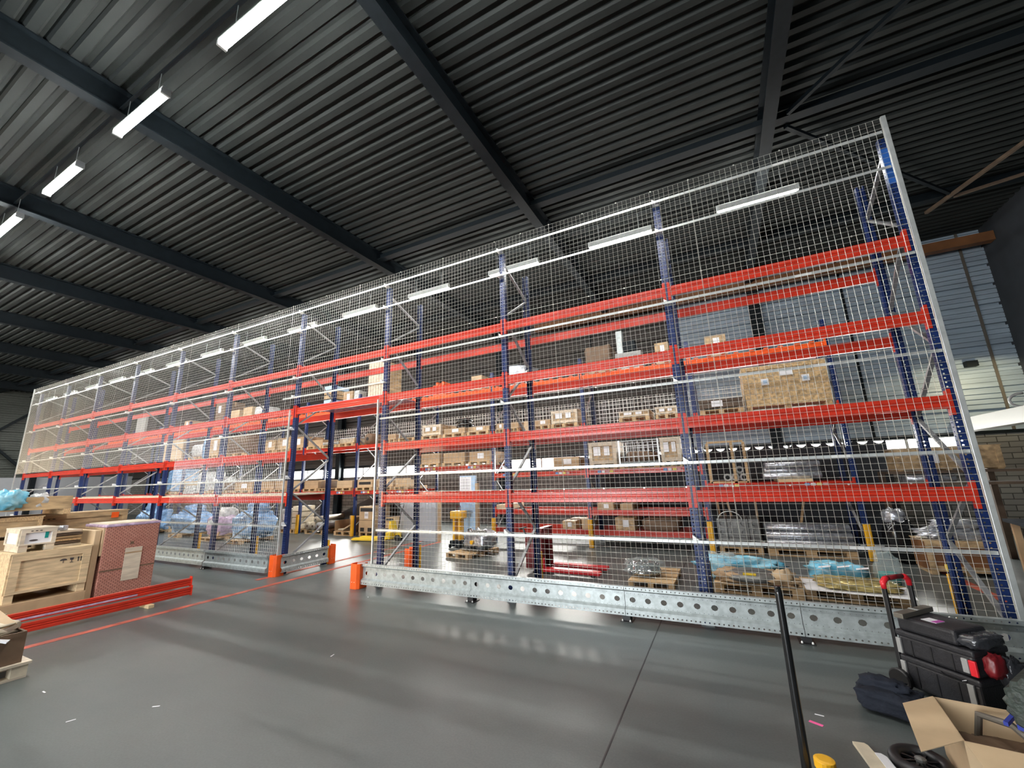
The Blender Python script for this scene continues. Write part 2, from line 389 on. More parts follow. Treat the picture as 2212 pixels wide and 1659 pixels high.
# ------------------------------------------------------------------ ceiling lamps
def make_lamp(skirt):
    t = thing('ceiling_lamp', (0, 0, 7.7), 0, '', 'lamp')
    pr = [(0.06*math.cos(a), 0.045*math.sin(a)) for a in [PI+PI*k/8 for k in range(9)]]
    pr += [(0.06, 0.03), (-0.06, 0.03)]
    MB().prism(pr, 'x', -0.75, 0.75).build('diffuser', 'lamp_on' if skirt else 'lamp_front', t)
    MB().box(-0.79, 0.79, -0.055, 0.055, 0.031, 0.075).box(-0.79, -0.752, -0.06, 0.06, -0.045, 0.031).box(0.752, 0.79, -0.06, 0.06, -0.045, 0.031).build('housing', 'galv_bar', t)
    for s in (-0.5, 0.5): MB().bar((s, 0, 0.075), (s, 0, 0.51), 0.008).build('hanger', 'galv', t)
    if skirt:
        for s in (-1, 1): MB().bar((-0.77, s*0.075, -0.02), (0.77, s*0.075, -0.02), 0.006, 0.12).build('reflector_side', 'galv_bar', t)
    return t
lamps = [make_lamp(False), make_lamp(True)]; lused = [False, False]
for row, (y, x0, n) in enumerate(((2.2, -1.52, 13), (9.55, 1.38, 14), (-5.0, -2.3, 12))):
    for k in range(n):
        x = x0-3.0*k
        lab = ('glowing tube lamp under the bare ceiling, front row, %s from its right end' % ORD[k],
               'glowing tube lamp behind the upper mesh, back row, %s from its right end' % ORD[k],
               'glowing tube lamp behind the viewer')[row]
        grp = ('lamps of the front row under the ceiling', 'lamps of the back row seen through the mesh', 'lamps of the near row')[row]
        li = 0 if row == 0 else 1
        o = lamps[li] if not lused[li] else dup(lamps[li], (0, 0, 7.7), 0)
        lused[li] = True
        o.location = (x, y, 7.7); o['label'] = lab; o['group'] = grp
        if row == 2: o['label'] = 'long glowing tube lamp of the near row, %s from the right' % ORD[k]
for row, y in enumerate((2.2, 9.55)):
    tag(MB().box(-41.5, 2.5, y-0.02, y+0.02, 8.21, 8.25).build('lamp_track', 'dark_steel'),
        ('thin dark carrier track above the front lamp row', 'thin dark carrier track above the back lamp row')[row], 'track')
# hang the track on the rafters: thin plates are part of the rafters' undersides

# ------------------------------------------------------------------ pallet racking
XR0, BAY = 2.363, 2.8
def post_mesh(h, name):
    mb = MB(); n = int(h/0.05)
    for i in range(n):
        z = (i+0.5)*h/n
        for cx in (-0.025, 0.025): mb.cell((cx, 0, z), (1, 0, 0), (0, 0, 1), 0.05, h/n, 0.010)
    for sx in (-0.05, 0.05):
        for i in range(n):
            mb.cell((sx, 0.035, (i+0.5)*h/n), (0, 1, 0), (0, 0, 1), 0.07, h/n, 0.009)
        mb.quad((sx, 0.07, 0), (sx, 0.07, h), (sx*0.6, 0.07, h), (sx*0.6, 0.07, 0))
        mb.quad((sx*0.6, 0.07, 0), (sx*0.6, 0.07, h), (sx*0.6, 0.095, h), (sx*0.6, 0.095, 0))
    return mb
def brace_nodes(z0, h, top):
    out = []; z = z0; s = 0
    while z < top:
        out.append((s, z)); z += h; s = 1-s
    return out
def make_frame(h, depth, nodes, label, name='upright_frame'):
    t = thing(name, (0, 0, 0), 0, label, 'rack upright')
    pm = post_mesh(h, 'post')
    a = pm.build('post', 'blue', t); a.location = (0, 0, 0.012)
    sm = a.modifiers.new('solid', 'SOLIDIFY'); sm.thickness = 0.003
    b = bpy.data.objects.new('post', a.data); C.objects.link(b); b.parent = t; b.location = (0, depth, 0.012); b.rotation_euler = (0, 0, PI)
    sm = b.modifiers.new('solid', 'SOLIDIFY'); sm.thickness = 0.003
    yf, yb = 0.075, depth-0.075
    P = lambda s, z: (0.0, yf if s == 0 else yb, z)
    for (s0, z0), (s1, z1) in zip(nodes[:-1], nodes[1:]):
        MB().bar(P(s0, z0+0.02), P(s1, z1-0.02), 0.03, 0.045, (1, 0, 0)).build('brace', 'brace', t)
    for y in (0.05, depth-0.05):
        MB().box(-0.075, 0.075, y-0.07, y+0.07, 0, 0.012).build('foot_plate', 'galv', t)
    return t
nodesA = [(0, 0.26), (1, 0.98), (0, 1.74), (1, 2.49), (0, 3.24), (1, 4.0), (0, 4.77), (1, 5.45), (0, 5.85)]
fA = make_frame(6.0, 1.1, nodesA, '')
fA.location = (XR0, 6.2, 0)
for n in range(11):
    o = fA if n == 0 else dup(fA, (XR0-BAY*n, 6.2, 0), 0)
    o['group'] = 'upright frames of the front rack'
    o['label'] = 'blue perforated upright frame of the caged front rack, %s from the right end' % ORD[n]
    if n == 3: o['label'] = 'blue upright frame at the right side of the open passage'
    if n == 4: o['label'] = 'blue upright frame at the left side of the open passage'
# shiny light-blue splice at the head of the nearest upright
MB().box(-0.056, 0.056, -0.006, 0.0, 5.35, 5.86).build('splice_plate', 'blue_light', fA)

def beam_prof(h=0.15, d=0.05):
    g = 0.008
    return [(0, 0), (0, h*0.30), (g, h*0.34), (g, h*0.44), (0, h*0.48), (0, h*0.54), (g, h*0.58), (g, h*0.68), (0, h*0.72), (0, h), (d, h), (d, 0)]
def make_beam(L, side, h=0.15, m='red', conn=True):
    t = thing('pallet_beam', (0, 0, 0), 0, '', 'pallet beam')
    pf = beam_prof(h)
    if side < 0: pf = [(-a, b) for a, b in pf]
    MB().prism(pf, 'x', -L/2, L/2).build('beam_body', m, t, bevel=0.003)
    for s in (-1, 1):
        c = MB()
        y0, y1 = (-0.012, -0.004) if side > 0 else (0.004, 0.012)
        x0, x1 = sorted((s*L/2, s*(L/2+0.035)))
        c.box(x0, x1, min(y0, y1), max(y0, y1), -0.075, 0.215) if side > 0 else c.box(x0, x1, y0, y1, -0.075, 0.215)
        c.box(*sorted((s*(L/2), s*(L/2-0.005))), *sorted((y0, side*0.05)), -0.075, 0.2)
        for zz in (-0.045, 0.035, 0.10, 0.18):
            c.box(*sorted((s*(L/2+0.014), s*(L/2+0.02))), *sorted((-side*0.0145, -side*0.009)), zz, zz+0.012)
        c.build('connector', m, t)
    return t
bF = make_beam(2.70, 1); bF.location = (XR0-1.4, 6.2, 1.5)
bB = make_beam(2.70, -1); bB.location = (XR0-1.4, 7.3, 1.5)
usedF = usedB = False
LEV = (1.651, 2.644, 3.65, 4.643)
def place_beam(proto, flag, loc, label, group):
    o = proto if not flag else dup(proto, loc, 0)
    o.location = loc; o['label'] = label; o['group'] = group; return o
for n in range(10):
    xc = XR0-BAY*(n+0.5)
    for li, z in enumerate(LEV):
        if n == 3 and li < 2: continue
        place_beam(bF, usedF, (xc, 6.2, z-0.15), 'red beam on the mesh side of the front rack, %s level up, %s bay from the right' % (ORD[li], ORD[n]), 'front beams of the caged rack'); usedF = True
        place_beam(bB, usedB, (xc, 7.3, z-0.15), 'red beam on the far side of the front rack, %s level up, %s bay from the right' % (ORD[li], ORD[n]), 'rear beams of the caged rack'); usedB = True
# pale deck boards on the lowest level left of the passage
dk = None
for n in range(4, 9):
    xc = XR0-BAY*(n+0.5)
    lab = 'cream board deck on the lowest level, %s bay left of the passage' % ORD[n-4]
    if dk is None:
        dk = thing('shelf_deck', (xc, 6.75, 1.652), 0, lab, 'shelf', 'cream decks left of the passage')
        for k in range(3): MB().box(-1.345+k*0.9, -1.345+k*0.9+0.89, -0.53, 0.53, 0, 0.03).build('board', 'board_cream', dk)
    else: dup(dk, (xc, 6.75, 1.652), 0, lab)
ud = MB()
for k in range(3): ud.box(-1.3+k*0.88, -1.3+k*0.88+0.86, -0.5, 0.5, 0, 0.02)
o = ud.build('panel_sheets', 'film_lilac', loc=(XR0-BAY*3.5, 6.75, 3.652)); tag(o, 'greyish panels lying on the beams above the open passage', 'shelf')

# ------------------------------------------------------------------ mesh cage on the rack front
P_, WT = 0.0717, 0.0045
def wire_panel(x0, x1, z0, z1, y):
    mb = MB(); n = max(1, round((x1-x0)/P_)); m = max(1, round((z1-z0)/P_)); h = WT/2
    for i in range(n+1):
        x = x0+(x1-x0)*i/n; mb.prism([(x-h, y), (x, y-h), (x+h, y), (x, y+h)], 'z', z0, z1)
    for j in range(m+1):
        z = z0+(z1-z0)*j/m; mb.prism([(y-h+0.004, z), (y+0.004, z-h), (y+0.004+h, z), (y+0.004, z+h)], 'x', x0, x1)
    return mb
cache = {}
def panel(x0, x1, z0, z1, label):
    key = (round(x1-x0, 3), round(z1-z0, 3))
    if key in cache: me = cache[key]; o = bpy.data.objects.new('mesh_panel', me); C.objects.link(o)
    else:
        mb = wire_panel(0, x1-x0, 0, z1-z0, 0)
        for cx in (0.0, (x1-x0)*0.27, (x1-x0)*0.52, (x1-x0)*0.76):
            mb.lathe([(0.011, -0.006), (0.011, 0.0)], (cx, -0.003, z1-z0-0.003), 8, 'y')
        o = mb.build('mesh_panel', 'wire'); cache[key] = o.data
    o.location = (x0, 6.05, z0)
    tag(o, label, 'wire mesh', 'wire mesh panels of the rack cage'); return o
ROWS = ((0.40, 1.705), (1.71, 3.205), (3.21, 4.705), (4.71, 6.21))
RN = ('bottom row', 'second row up', 'third row up', 'top row')
XM0, PW = 2.33, 2.27
for k in range(13):
    a, b = XM0-PW*(k+1), XM0-PW*k
    a = max(a, -25.85)
    for r_, (z0, z1) in enumerate(ROWS):
        lab = 'galvanised wire mesh panel, %s, %s column from the right end' % (RN[r_], ORD[k])
        if r_ < 2:
            if k == 3: panel(-6.03, b, z0, z1, lab)
            elif k == 4: panel(a, -8.82, z0, z1, lab)
            elif k <= 6: panel(a+0.008, b, z0, z1, lab)
            elif r_ == 1: panel(a+0.008, b, 2.66, z1, lab)
        elif r_ == 2 and k in (3, 4):
            if k == 3:
                panel(-6.03, b, z0, z1, lab); panel(a+0.008, -6.034, 3.71, z1, 'short wire mesh panel just above the passage, at its right half')
            else: panel(-8.82, b, 3.71, z1, 'short wire mesh panel just above the passage, at its left half'); panel(a+0.008, -8.824, z0, z1, lab+', narrow')
        else: panel(a+0.008, b, z0, z1, lab)
RW = ('bottom', 'second', 'third', 'fourth', 'fifth', 'top')
def rail(x0, x1, z, lab):
    t = thing('support_rail', ((x0+x1)/2, 6.09, z), 0, lab, 'rail', 'horizontal rails behind the mesh'); h = (x1-x0)/2
    m_ = MB().box(-h, h, -0.018, -0.014, -0.018, 0.018); m_.box(-h, h, -0.014, 0.018, 0.014, 0.018)
    m_.build('angle', 'galv_bar', t)
    n = 0; x = XR0
    while x > x0:
        if x <= x1:
            lx = x-(x0+x1)/2
            b_ = MB().add([(lx-0.05, 0.018, 0.0), (lx+0.05, 0.018, 0.0), (lx-0.05, 0.018, 0.08), (lx-0.05, 0.105, 0.0), (lx+0.05, 0.105, 0.0), (lx-0.05, 0.105, 0.08)],
                          [(0, 1, 2), (3, 5, 4), (0, 3, 4, 1), (0, 2, 5, 3), (1, 4, 5, 2)])
            b_.build('bracket', 'clip', t)
        x -= BAY
    for xx in [x1-1.1-2.3*i for i in range(int((x1-x0-1.2)/2.3)+1)]:
        lx = xx-(x0+x1)/2
        MB().box(lx-0.09, lx+0.09, -0.021, -0.019, -0.016, 0.016).build('joint_plate', 'clip', t)
for i, z in enumerate((1.01, 2.02, 3.13, 4.34, 5.52, 6.03)):
    if i < 3:
        rail(-6.03, 2.33, z, 'long galvanised rail right of the passage, %s one from the floor' % ORD[i])
        rail(-25.85, -8.82, z, 'long galvanised rail left of the passage, %s one from the floor' % ORD[i])
    else: rail(-25.85, 2.33, z, 'full galvanised rail behind the mesh, %s one from the top' % ORD[5-i])
rail(-9.15, -5.95, 3.88, 'short galvanised rail crossing just above the open passage')
for x, z0, z1, lab in ((2.345, 0.40, 6.22, 'tall galvanised edge post closing the mesh at its right end'), (-6.05, 0.40, 3.52, 'slim galvanised door post on the right of the passage'),
                       (-8.788, 0.40, 3.58, 'slim galvanised door post on the left of the passage'), (-25.87, 0.40, 6.22, 'tall galvanised edge post closing the mesh at its far left end')):
    w_ = 0.035 if abs(x-2.345) < 0.1 else 0.022
    tag(MB().box(x-w_ if x < 0 else 2.335, x+0.004 if x < 0 else 2.385, 6.028, 6.066, z0, z1).build('edge_post', 'galv_bar', bevel=0.003), lab, 'post')

# ------------------------------------------------------------------ galvanised floor guard rails
def guard_mesh(L, holes=True):
    mb = MB(); yw, yo = 0.035, 0.0
    n = int(round(L/0.2072)); p = L/n
    for i in range(n): mb.cell(((i+0.5)*p, yw, 0.262), (1, 0, 0), (0, 0, 1), p, 0.13, 0.034, 1.15)
    m = int(L/0.0518); q = L/m
    for i in range(m):
        x = (i+0.5)*q
        mb.cell((x, yw, 0.337), (1, 0, 0), (0, 0, 1), q, 0.02, 0.004)
        mb.cell((x, yw, 0.187), (1, 0, 0), (0, 0, 1), q, 0.02, 0.004)
        mb.cell((x, yo, 0.405), (1, 0, 0), (0, 0, 1), q, 0.04, 0.008)
        mb.cell((x, yo-0.01, 0.10), (1, 0, 0), (0, 0, 1), q, 0.05, 0.010)
    def strip(a, b): mb.quad((0, *a), (L, *a), (L, *b), (0, *b))
    strip((yw, 0.347), (yw, 0.362)); strip((yw, 0.362), (yo, 0.385)); strip((yo, 0.425), (yo+0.06, 0.425))
    strip((yw, 0.177), (yo-0.01, 0.15)); strip((yo-0.01, 0.15), (yo-0.01, 0.125)); strip((yo-0.01, 0.075), (yo+0.05, 0.075))
    return mb
def guard(x0, x1, y, label, rz=0.0, feet=(True, True)):
    t = thing('guard_rail', (x0, y, 0), rz, label, 'guard rail', 'galvanised guard rails at the rack foot')
    L = x1-x0
    guard_mesh(L-0.006).build('rail', 'galv', t, solid=0.003)
    for f_, xx in zip(feet, (0.0, L)):
        if f_:
            MB().box(xx-0.045, xx+0.055, 0.055, 0.12, 0.008, 0.30).box(xx-0.075, xx+0.085, -0.035, 0.16, 0, 0.008).box(xx-0.045, xx+0.055, 0.0, 0.055, 0.008, 0.068).build('foot', 'black', t, bevel=0.003)
            for s in (-1, 1): MB().lathe([(0.011, 0.008), (0.011, 0.022), (0.004, 0.03)], (xx+0.005+s*0.05, -0.015, 0), 8).build('bolt', 'clip', t)
guard(-6.22, -3.85, 5.96, 'perforated galvanised guard rail beside the orange end cap right of the passage', 0, (False, False))
guard(-3.85, -1.41, 5.96, 'perforated galvanised guard rail, second one right of the passage', 0, (True, False))
guard(-1.41, 0.567, 5.96, 'perforated galvanised guard rail, third one right of the passage', 0, (True, False))
guard(0.567, 2.95, 5.96, 'perforated galvanised guard rail, rightmost, behind the black tool cases', 0, (True, True))
guard(-11.40, -9.02, 5.96, 'perforated galvanised guard rail just left of the passage', 0, (True, False))
xx = -11.47
for k in range(5):
    guard(xx-2.9, xx-0.02, 5.99, 'galvanised guard rail left of the passage, %s from it, set slightly back' % ORD[k+1], 0, (True, False)); xx -= 2.9
guard(0, 1.19, 0, 'short galvanised guard rail crossing the rack foot at the passage', 0, (False, False))
gcr = [o for o in C.objects if o.get('label', '').startswith('short galvanised guard rail crossing')][0]
gcr.location = (-8.70, 6.10, 0); gcr.rotation_euler = (0, 0, PI/2)
def endcap(x, y, rz, label):
    t = thing('end_cap', (x, y, 0), rz, label, 'guard')
    pr = [(-0.11, -0.08), (-0.07, -0.115), (0.07, -0.115), (0.115, -0.07), (0.115, 0.11), (0.10, 0.11), (0.10, -0.06), (0.065, -0.10), (-0.065, -0.10), (-0.095, -0.07), (-0.095, 0.06), (-0.11, 0.06)]
    MB().prism(pr, 'z', 0.0, 0.43).build('cap', 'orange', t, bevel=0.004)
    for s in (-0.03, 0.03): MB().lathe([(0.006, 0), (0.006, 0.006)], (s, -0.121, 0.12), 8, 'y').build('screw', 'clip', t)
endcap(-8.86, 6.08, 0, 'orange corner cap at the left foot of the passage')
endcap(-6.33, 5.99, 0, 'orange corner cap at the right foot of the passage')
endcap(-8.86, 7.45, PI/2, 'orange corner cap at the far left foot of the passage')
endcap(-6.5, 7.62, PI/2, 'orange corner cap behind the mesh, beside the passage')

# yellow column protectors
def make_protector(h):
    t = thing('column_protector', (0, 0, 0), 0, '', 'protector')
    pr = [(-0.06, 0), (-0.06, -0.05), (-0.045, -0.07), (-0.008, -0.07), (-0.004, -0.062), (0.004, -0.062), (0.008, -0.07), (0.045, -0.07), (0.06, -0.05), (0.06, 0), (0.052, 0), (0.052, -0.045), (-0.052, -0.045), (-0.052, 0)]
    MB().prism(pr, 'z', 0.0, h).build('shield', 'yellow', t, bevel=0.003)
    MB().box(-0.065, 0.065, -0.075, 0.0, 0.0, 0.012).build('base', 'black', t)
    return t
pA = make_protector(0.55); used = False
for n in range(11):
    o = pA if not used else dup(pA, (0, 0, 0), 0)
    used = True
    o.location = (XR0-BAY*n, 7.315, 0); o.rotation_euler = (0, 0, PI)
    o['label'] = 'yellow post protector on the far side of the front rack, %s upright from the right' % ORD[n]; o['group'] = 'yellow post protectors of the front rack'
MB().box(-0.05, 0.05, -0.06, 0.0, 0.585, 0.66).build('cap', 'yellow_bright', pA)

# ------------------------------------------------------------------ rack against the back aisle
XC = [2.45, -0.48, -3.38, -6.34, -9.30, -12.2, -15.2, -18.2, -21.2, -24.2, -27.2, -30.2, -33.2]
YC = 11.2
nodesC = [(0, 0.3), (1, 1.1), (0, 1.9), (1, 2.7), (0, 3.5), (1, 4.3), (0, 5.0)]
fC = make_frame(5.2, 1.1, nodesC, '')
for n, x in enumerate(XC):
    o = fC if n == 0 else dup(fC, (0, 0, 0), 0)
    o.location = (x, YC, 0); o['group'] = 'upright frames of the far rack'; o['label'] = 'blue upright frame of the loaded far rack, %s from its right end' % ORD[n]
pC = make_protector(0.72); used = False
for n, x in enumerate(XC[:8]):
    o = pC if not used else dup(pC, (0, 0, 0), 0)
    used = True
    o.location = (x, YC-0.015, 0); o['label'] = 'yellow post protector on the far rack, %s upright from its right end' % ORD[n]; o['group'] = 'yellow post protectors of the far rack'
def levels(b):   # shelf tops per bay of the far rack
    if b in (1, 2): return (0.46, 0.96, 2.02, 3.24, 4.70)
    if b == 3: return (2.30, 3.24, 4.70)
    return (1.59, 3.24, 4.70)
bc1 = make_beam(2.83, 1, 0.13); bc2 = make_beam(2.83, -1, 0.13); bo = make_beam(2.83, 1, 0.13, 'orange'); u1 = u2 = u3 = False  # top beams: aisle lamp light on red beams is put into the orange
for b in range(len(XC)-1):
    xc = (XC[b]+XC[b+1])/2; lv = levels(b)
    for li, z in enumerate(lv):
        top = li == len(lv)-1
        lab = '%s beam on the aisle side of the far rack, %s level up, %s bay from its right end' % ('orange' if top else 'red', ORD[li], ORD[b])
        if top: place_beam(bo, u3, (xc, YC, z-0.13), lab, 'aisle side beams of the far rack'); u3 = True
        else: place_beam(bc1, u1, (xc, YC, z-0.13), lab, 'aisle side beams of the far rack'); u1 = True
        place_beam(bc2, u2, (xc, YC+1.1, z-0.13), 'red beam on the wall side of the far rack, %s level up, %s bay from its right end' % (ORD[li], ORD[b]), 'wall side beams of the far rack'); u2 = True
        if li == len(lv)-3 and b < 6:
            # rows of little place tags stuck on the beam
            for xo, cols in ((-1.15, 'bwpy'), (0.55, 'bwyp')):
                x = xc+xo
                st = thing('place_tags', (x, YC-0.003, z-0.095), 0, 'row of coloured place tags, %s bay of the far rack, %s one' % (ORD[b], 'left' if xo < 0 else 'right'), 'tag', 'place tags on the far rack beam')
                for j, c_ in enumerate(cols):
                    MB().box(j*0.11, j*0.11+0.09, -0.003, 0, 0, 0.07).build('tag', {'b': 'label_blue', 'w': 'paper', 'p': 'label_pink', 'y': 'label_yellow'}[c_], st)
        if top:
            for k in range(9):
                x = XC[b+1]+0.2+k*0.31+random.uniform(-0.03, 0.03)
                cache.setdefault('lath', None)
                if cache['lath'] is None:
                    o = MB().box(-0.05, 0.05, 0, 1.13, 0, 0.035).build('support_bar', 'orange'); cache['lath'] = o
                else: o = cache['lath'].copy(); C.objects.link(o)
                o.location = (x, YC-0.015, z+0.001)
                tag(o, 'short orange cross bar on the topmost beam, %s in the %s bay from the right' % (ORD[k], ORD[b]), 'support bar', 'orange cross bars on top of the far rack')
# mesh back panels of the far rack
for b in range(10):
    x1, x0 = XC[b]-0.06, XC[b+1]+0.06; mb = MB(); n = 26; y = YC+1.16
    for i in range(n+1):
        x = x0+(x1-x0)*i/n; mb.box(x-0.006, x+0.006, y, y+0.008, 3.2, 4.12)
    for j in range(8):
        z = 3.22+j*0.118; mb.box(x0, x1, y-0.008, y, z-0.005, z+0.005)
    tag(mb.build('rack_backstop', 'wire'), 'pale mesh backstop standing behind the boxes of the far rack, %s bay from the right' % ORD[b], 'wire mesh', 'mesh backstops of the far rack')

# ------------------------------------------------------------------ pallets and goods
def make_pallet():
    t = thing('pallet', (0, 0, 0), 0, '', 'pallet')     # 1.2 x 0.8, origin at centre
    m_ = MB()
    for y0, w_ in ((-0.4, 0.145), (-0.2175, 0.1), (-0.0725, 0.145), (0.1175, 0.1), (0.255, 0.145)): m_.box(-0.6, 0.6, y0, y0+w_, 0.122, 0.144)
    for x0 in (-0.6, -0.0725, 0.455): m_.box(x0, x0+0.145, -0.4, 0.4, 0.1, 0.1218)
    m_.build('deck', 'pallet', t)
    for x0 in (-0.6, -0.0725, 0.455):
        for y0 in (-0.4, -0.0725, 0.3): MB().box(x0, x0+0.145, y0, y0+0.1 if y0 else y0+0.145, 0.022, 0.0998).build('block', 'pallet', t)
    for y0, w_ in ((-0.4, 0.1), (-0.0725, 0.145), (0.3, 0.1)): MB().box(-0.6, 0.6, y0, y0+w_, 0.0, 0.0218).build('bottom_board', 'pallet', t)
    return t
pal0 = make_pallet(); pal_used = [False]
def pallet(x, y, z, label, group=None, rz=0.0, scale=None):
    if not pal_used[0]: o = pal0; pal_used[0] = True
    else: o = dup(pal0, (0, 0, 0), 0)
    o.location = (x, y, z); o.rotation_euler = (0, 0, rz)
    if scale: o.scale = scale
    o['label'] = label
    if group: o['group'] = group
    elif 'group' in o.keys(): del o['group']
    return o
def scribble(parent, x, y, z, s, m='ink', n=3, axis='x'):
    mb = MB()
    pts = []
    for i in range(n*4+1):
        a = i*0.9; pts.append((x+(i/(n*4)-0.5)*s*n*0.9, y, z+s*0.4*math.sin(a*1.7)*math.cos(a*0.6)))
    mb.tube(pts, s*0.05, 4); return mb.build('writing', m, parent)
def carton(x0, x1, y0, y1, z0, h, label, m='carton_light', sheets=((0.35, 0.5, 0.3, 0.5),), group=None, name='cardboard_box', cat='box', tape=True, rz=0.0, lid=None):
    t = thing(name, ((x0+x1)/2, (y0+y1)/2, z0), rz, label, cat, group); w_, d_ = (x1-x0)/2, (y1-y0)/2
    MB().box(-w_, w_, -d_, d_, 0, h).build('body', m, t, bevel=0.008)
    if tape:
        MB().box(-w_-0.002, w_+0.002, -0.03, 0.03, h*0.8, h+0.002).build('tape', 'carton', t)
        MB().box(-w_*0.98, w_*0.98, -d_-0.003, -d_, h*0.46, h*0.475).build('seam', 'carton_dark', t)
    if lid: MB().box(-w_-0.01, w_+0.01, -d_-0.01, d_+0.01, h, h+0.03).build('lid', lid, t)
    for sx, sz, sw, sh in sheets:
        cx, cz = -w_+2*w_*sx, h*sz
        MB().box(cx-w_*sw, cx+w_*sw, -d_-0.006, -d_-0.002, max(0.01, cz-h*sh/2), min(h-0.01, cz+h*sh/2)).build('label_sheet', 'paper', t)
    return t
def crate(x0, x1, y0, y1, z0, h, label, m='ply', mf='pine', group=None, feet=0.09, sheets=(), rz=0.0, marks=False, cat='crate'):
    t = thing('wooden_crate', ((x0+x1)/2, (y0+y1)/2, z0), rz, label, cat, group); w_, d_ = (x1-x0)/2, (y1-y0)/2; f_ = feet
    MB().box(-w_, w_, -d_, d_, f_, h).build('panel', m, t, bevel=0.003)
    e = 0.018; bw = min(0.09, h*0.18)
    for s in (-1, 1):
        b_ = MB()
        ya, yb_ = sorted((s*d_, s*(d_+e))); 
        b_.box(-w_, w_, ya, yb_, h-bw, h); b_.box(-w_, w_, ya, yb_, f_, f_+bw)
        b_.box(-w_, -w_+bw, ya, yb_, f_+bw, h-bw); b_.box(w_-bw, w_, ya, yb_, f_+bw, h-bw)
        b_.build('batten_frame', mf, t)
    MB().box(-w_-e, w_+e, -d_-e, d_+e, h, h+0.015).build('lid', mf, t)
    for sx in (-1, 0, 1):
        MB().box(sx*(w_-0.06)-0.05, sx*(w_-0.06)+0.05, -d_, d_, 0.0, f_).build('skid', mf, t)
    for sx, sz, sw, sh in sheets:
        cx, cz = -w_+2*w_*sx, h*sz
        MB().box(cx-w_*sw, cx+w_*sw, -d_-e-0.004, -d_-e, cz-h*sh/2, cz+h*sh/2).build('label_sheet', 'paper', t)
    return t
def span(px0, px1, z, Y):   # world x of two pixel columns on a shelf of height z
    def solve(px):
        lo, hi = -40.0, 10.0
        for _ in range(40):
            mid = (lo+hi)/2; v = Vector((mid, Y, z-CZ)); u_ = CX+FPX*v.dot(rt)/v.dot(fw)
            if u_ < px: lo = mid
            else: hi = mid
        return lo
    return solve(px0), solve(px1)
def ztop(px, py, Y): return aY(px, py, Y).z
YF = YC+0.06
GB = 'boxes on the %s level of the far rack'
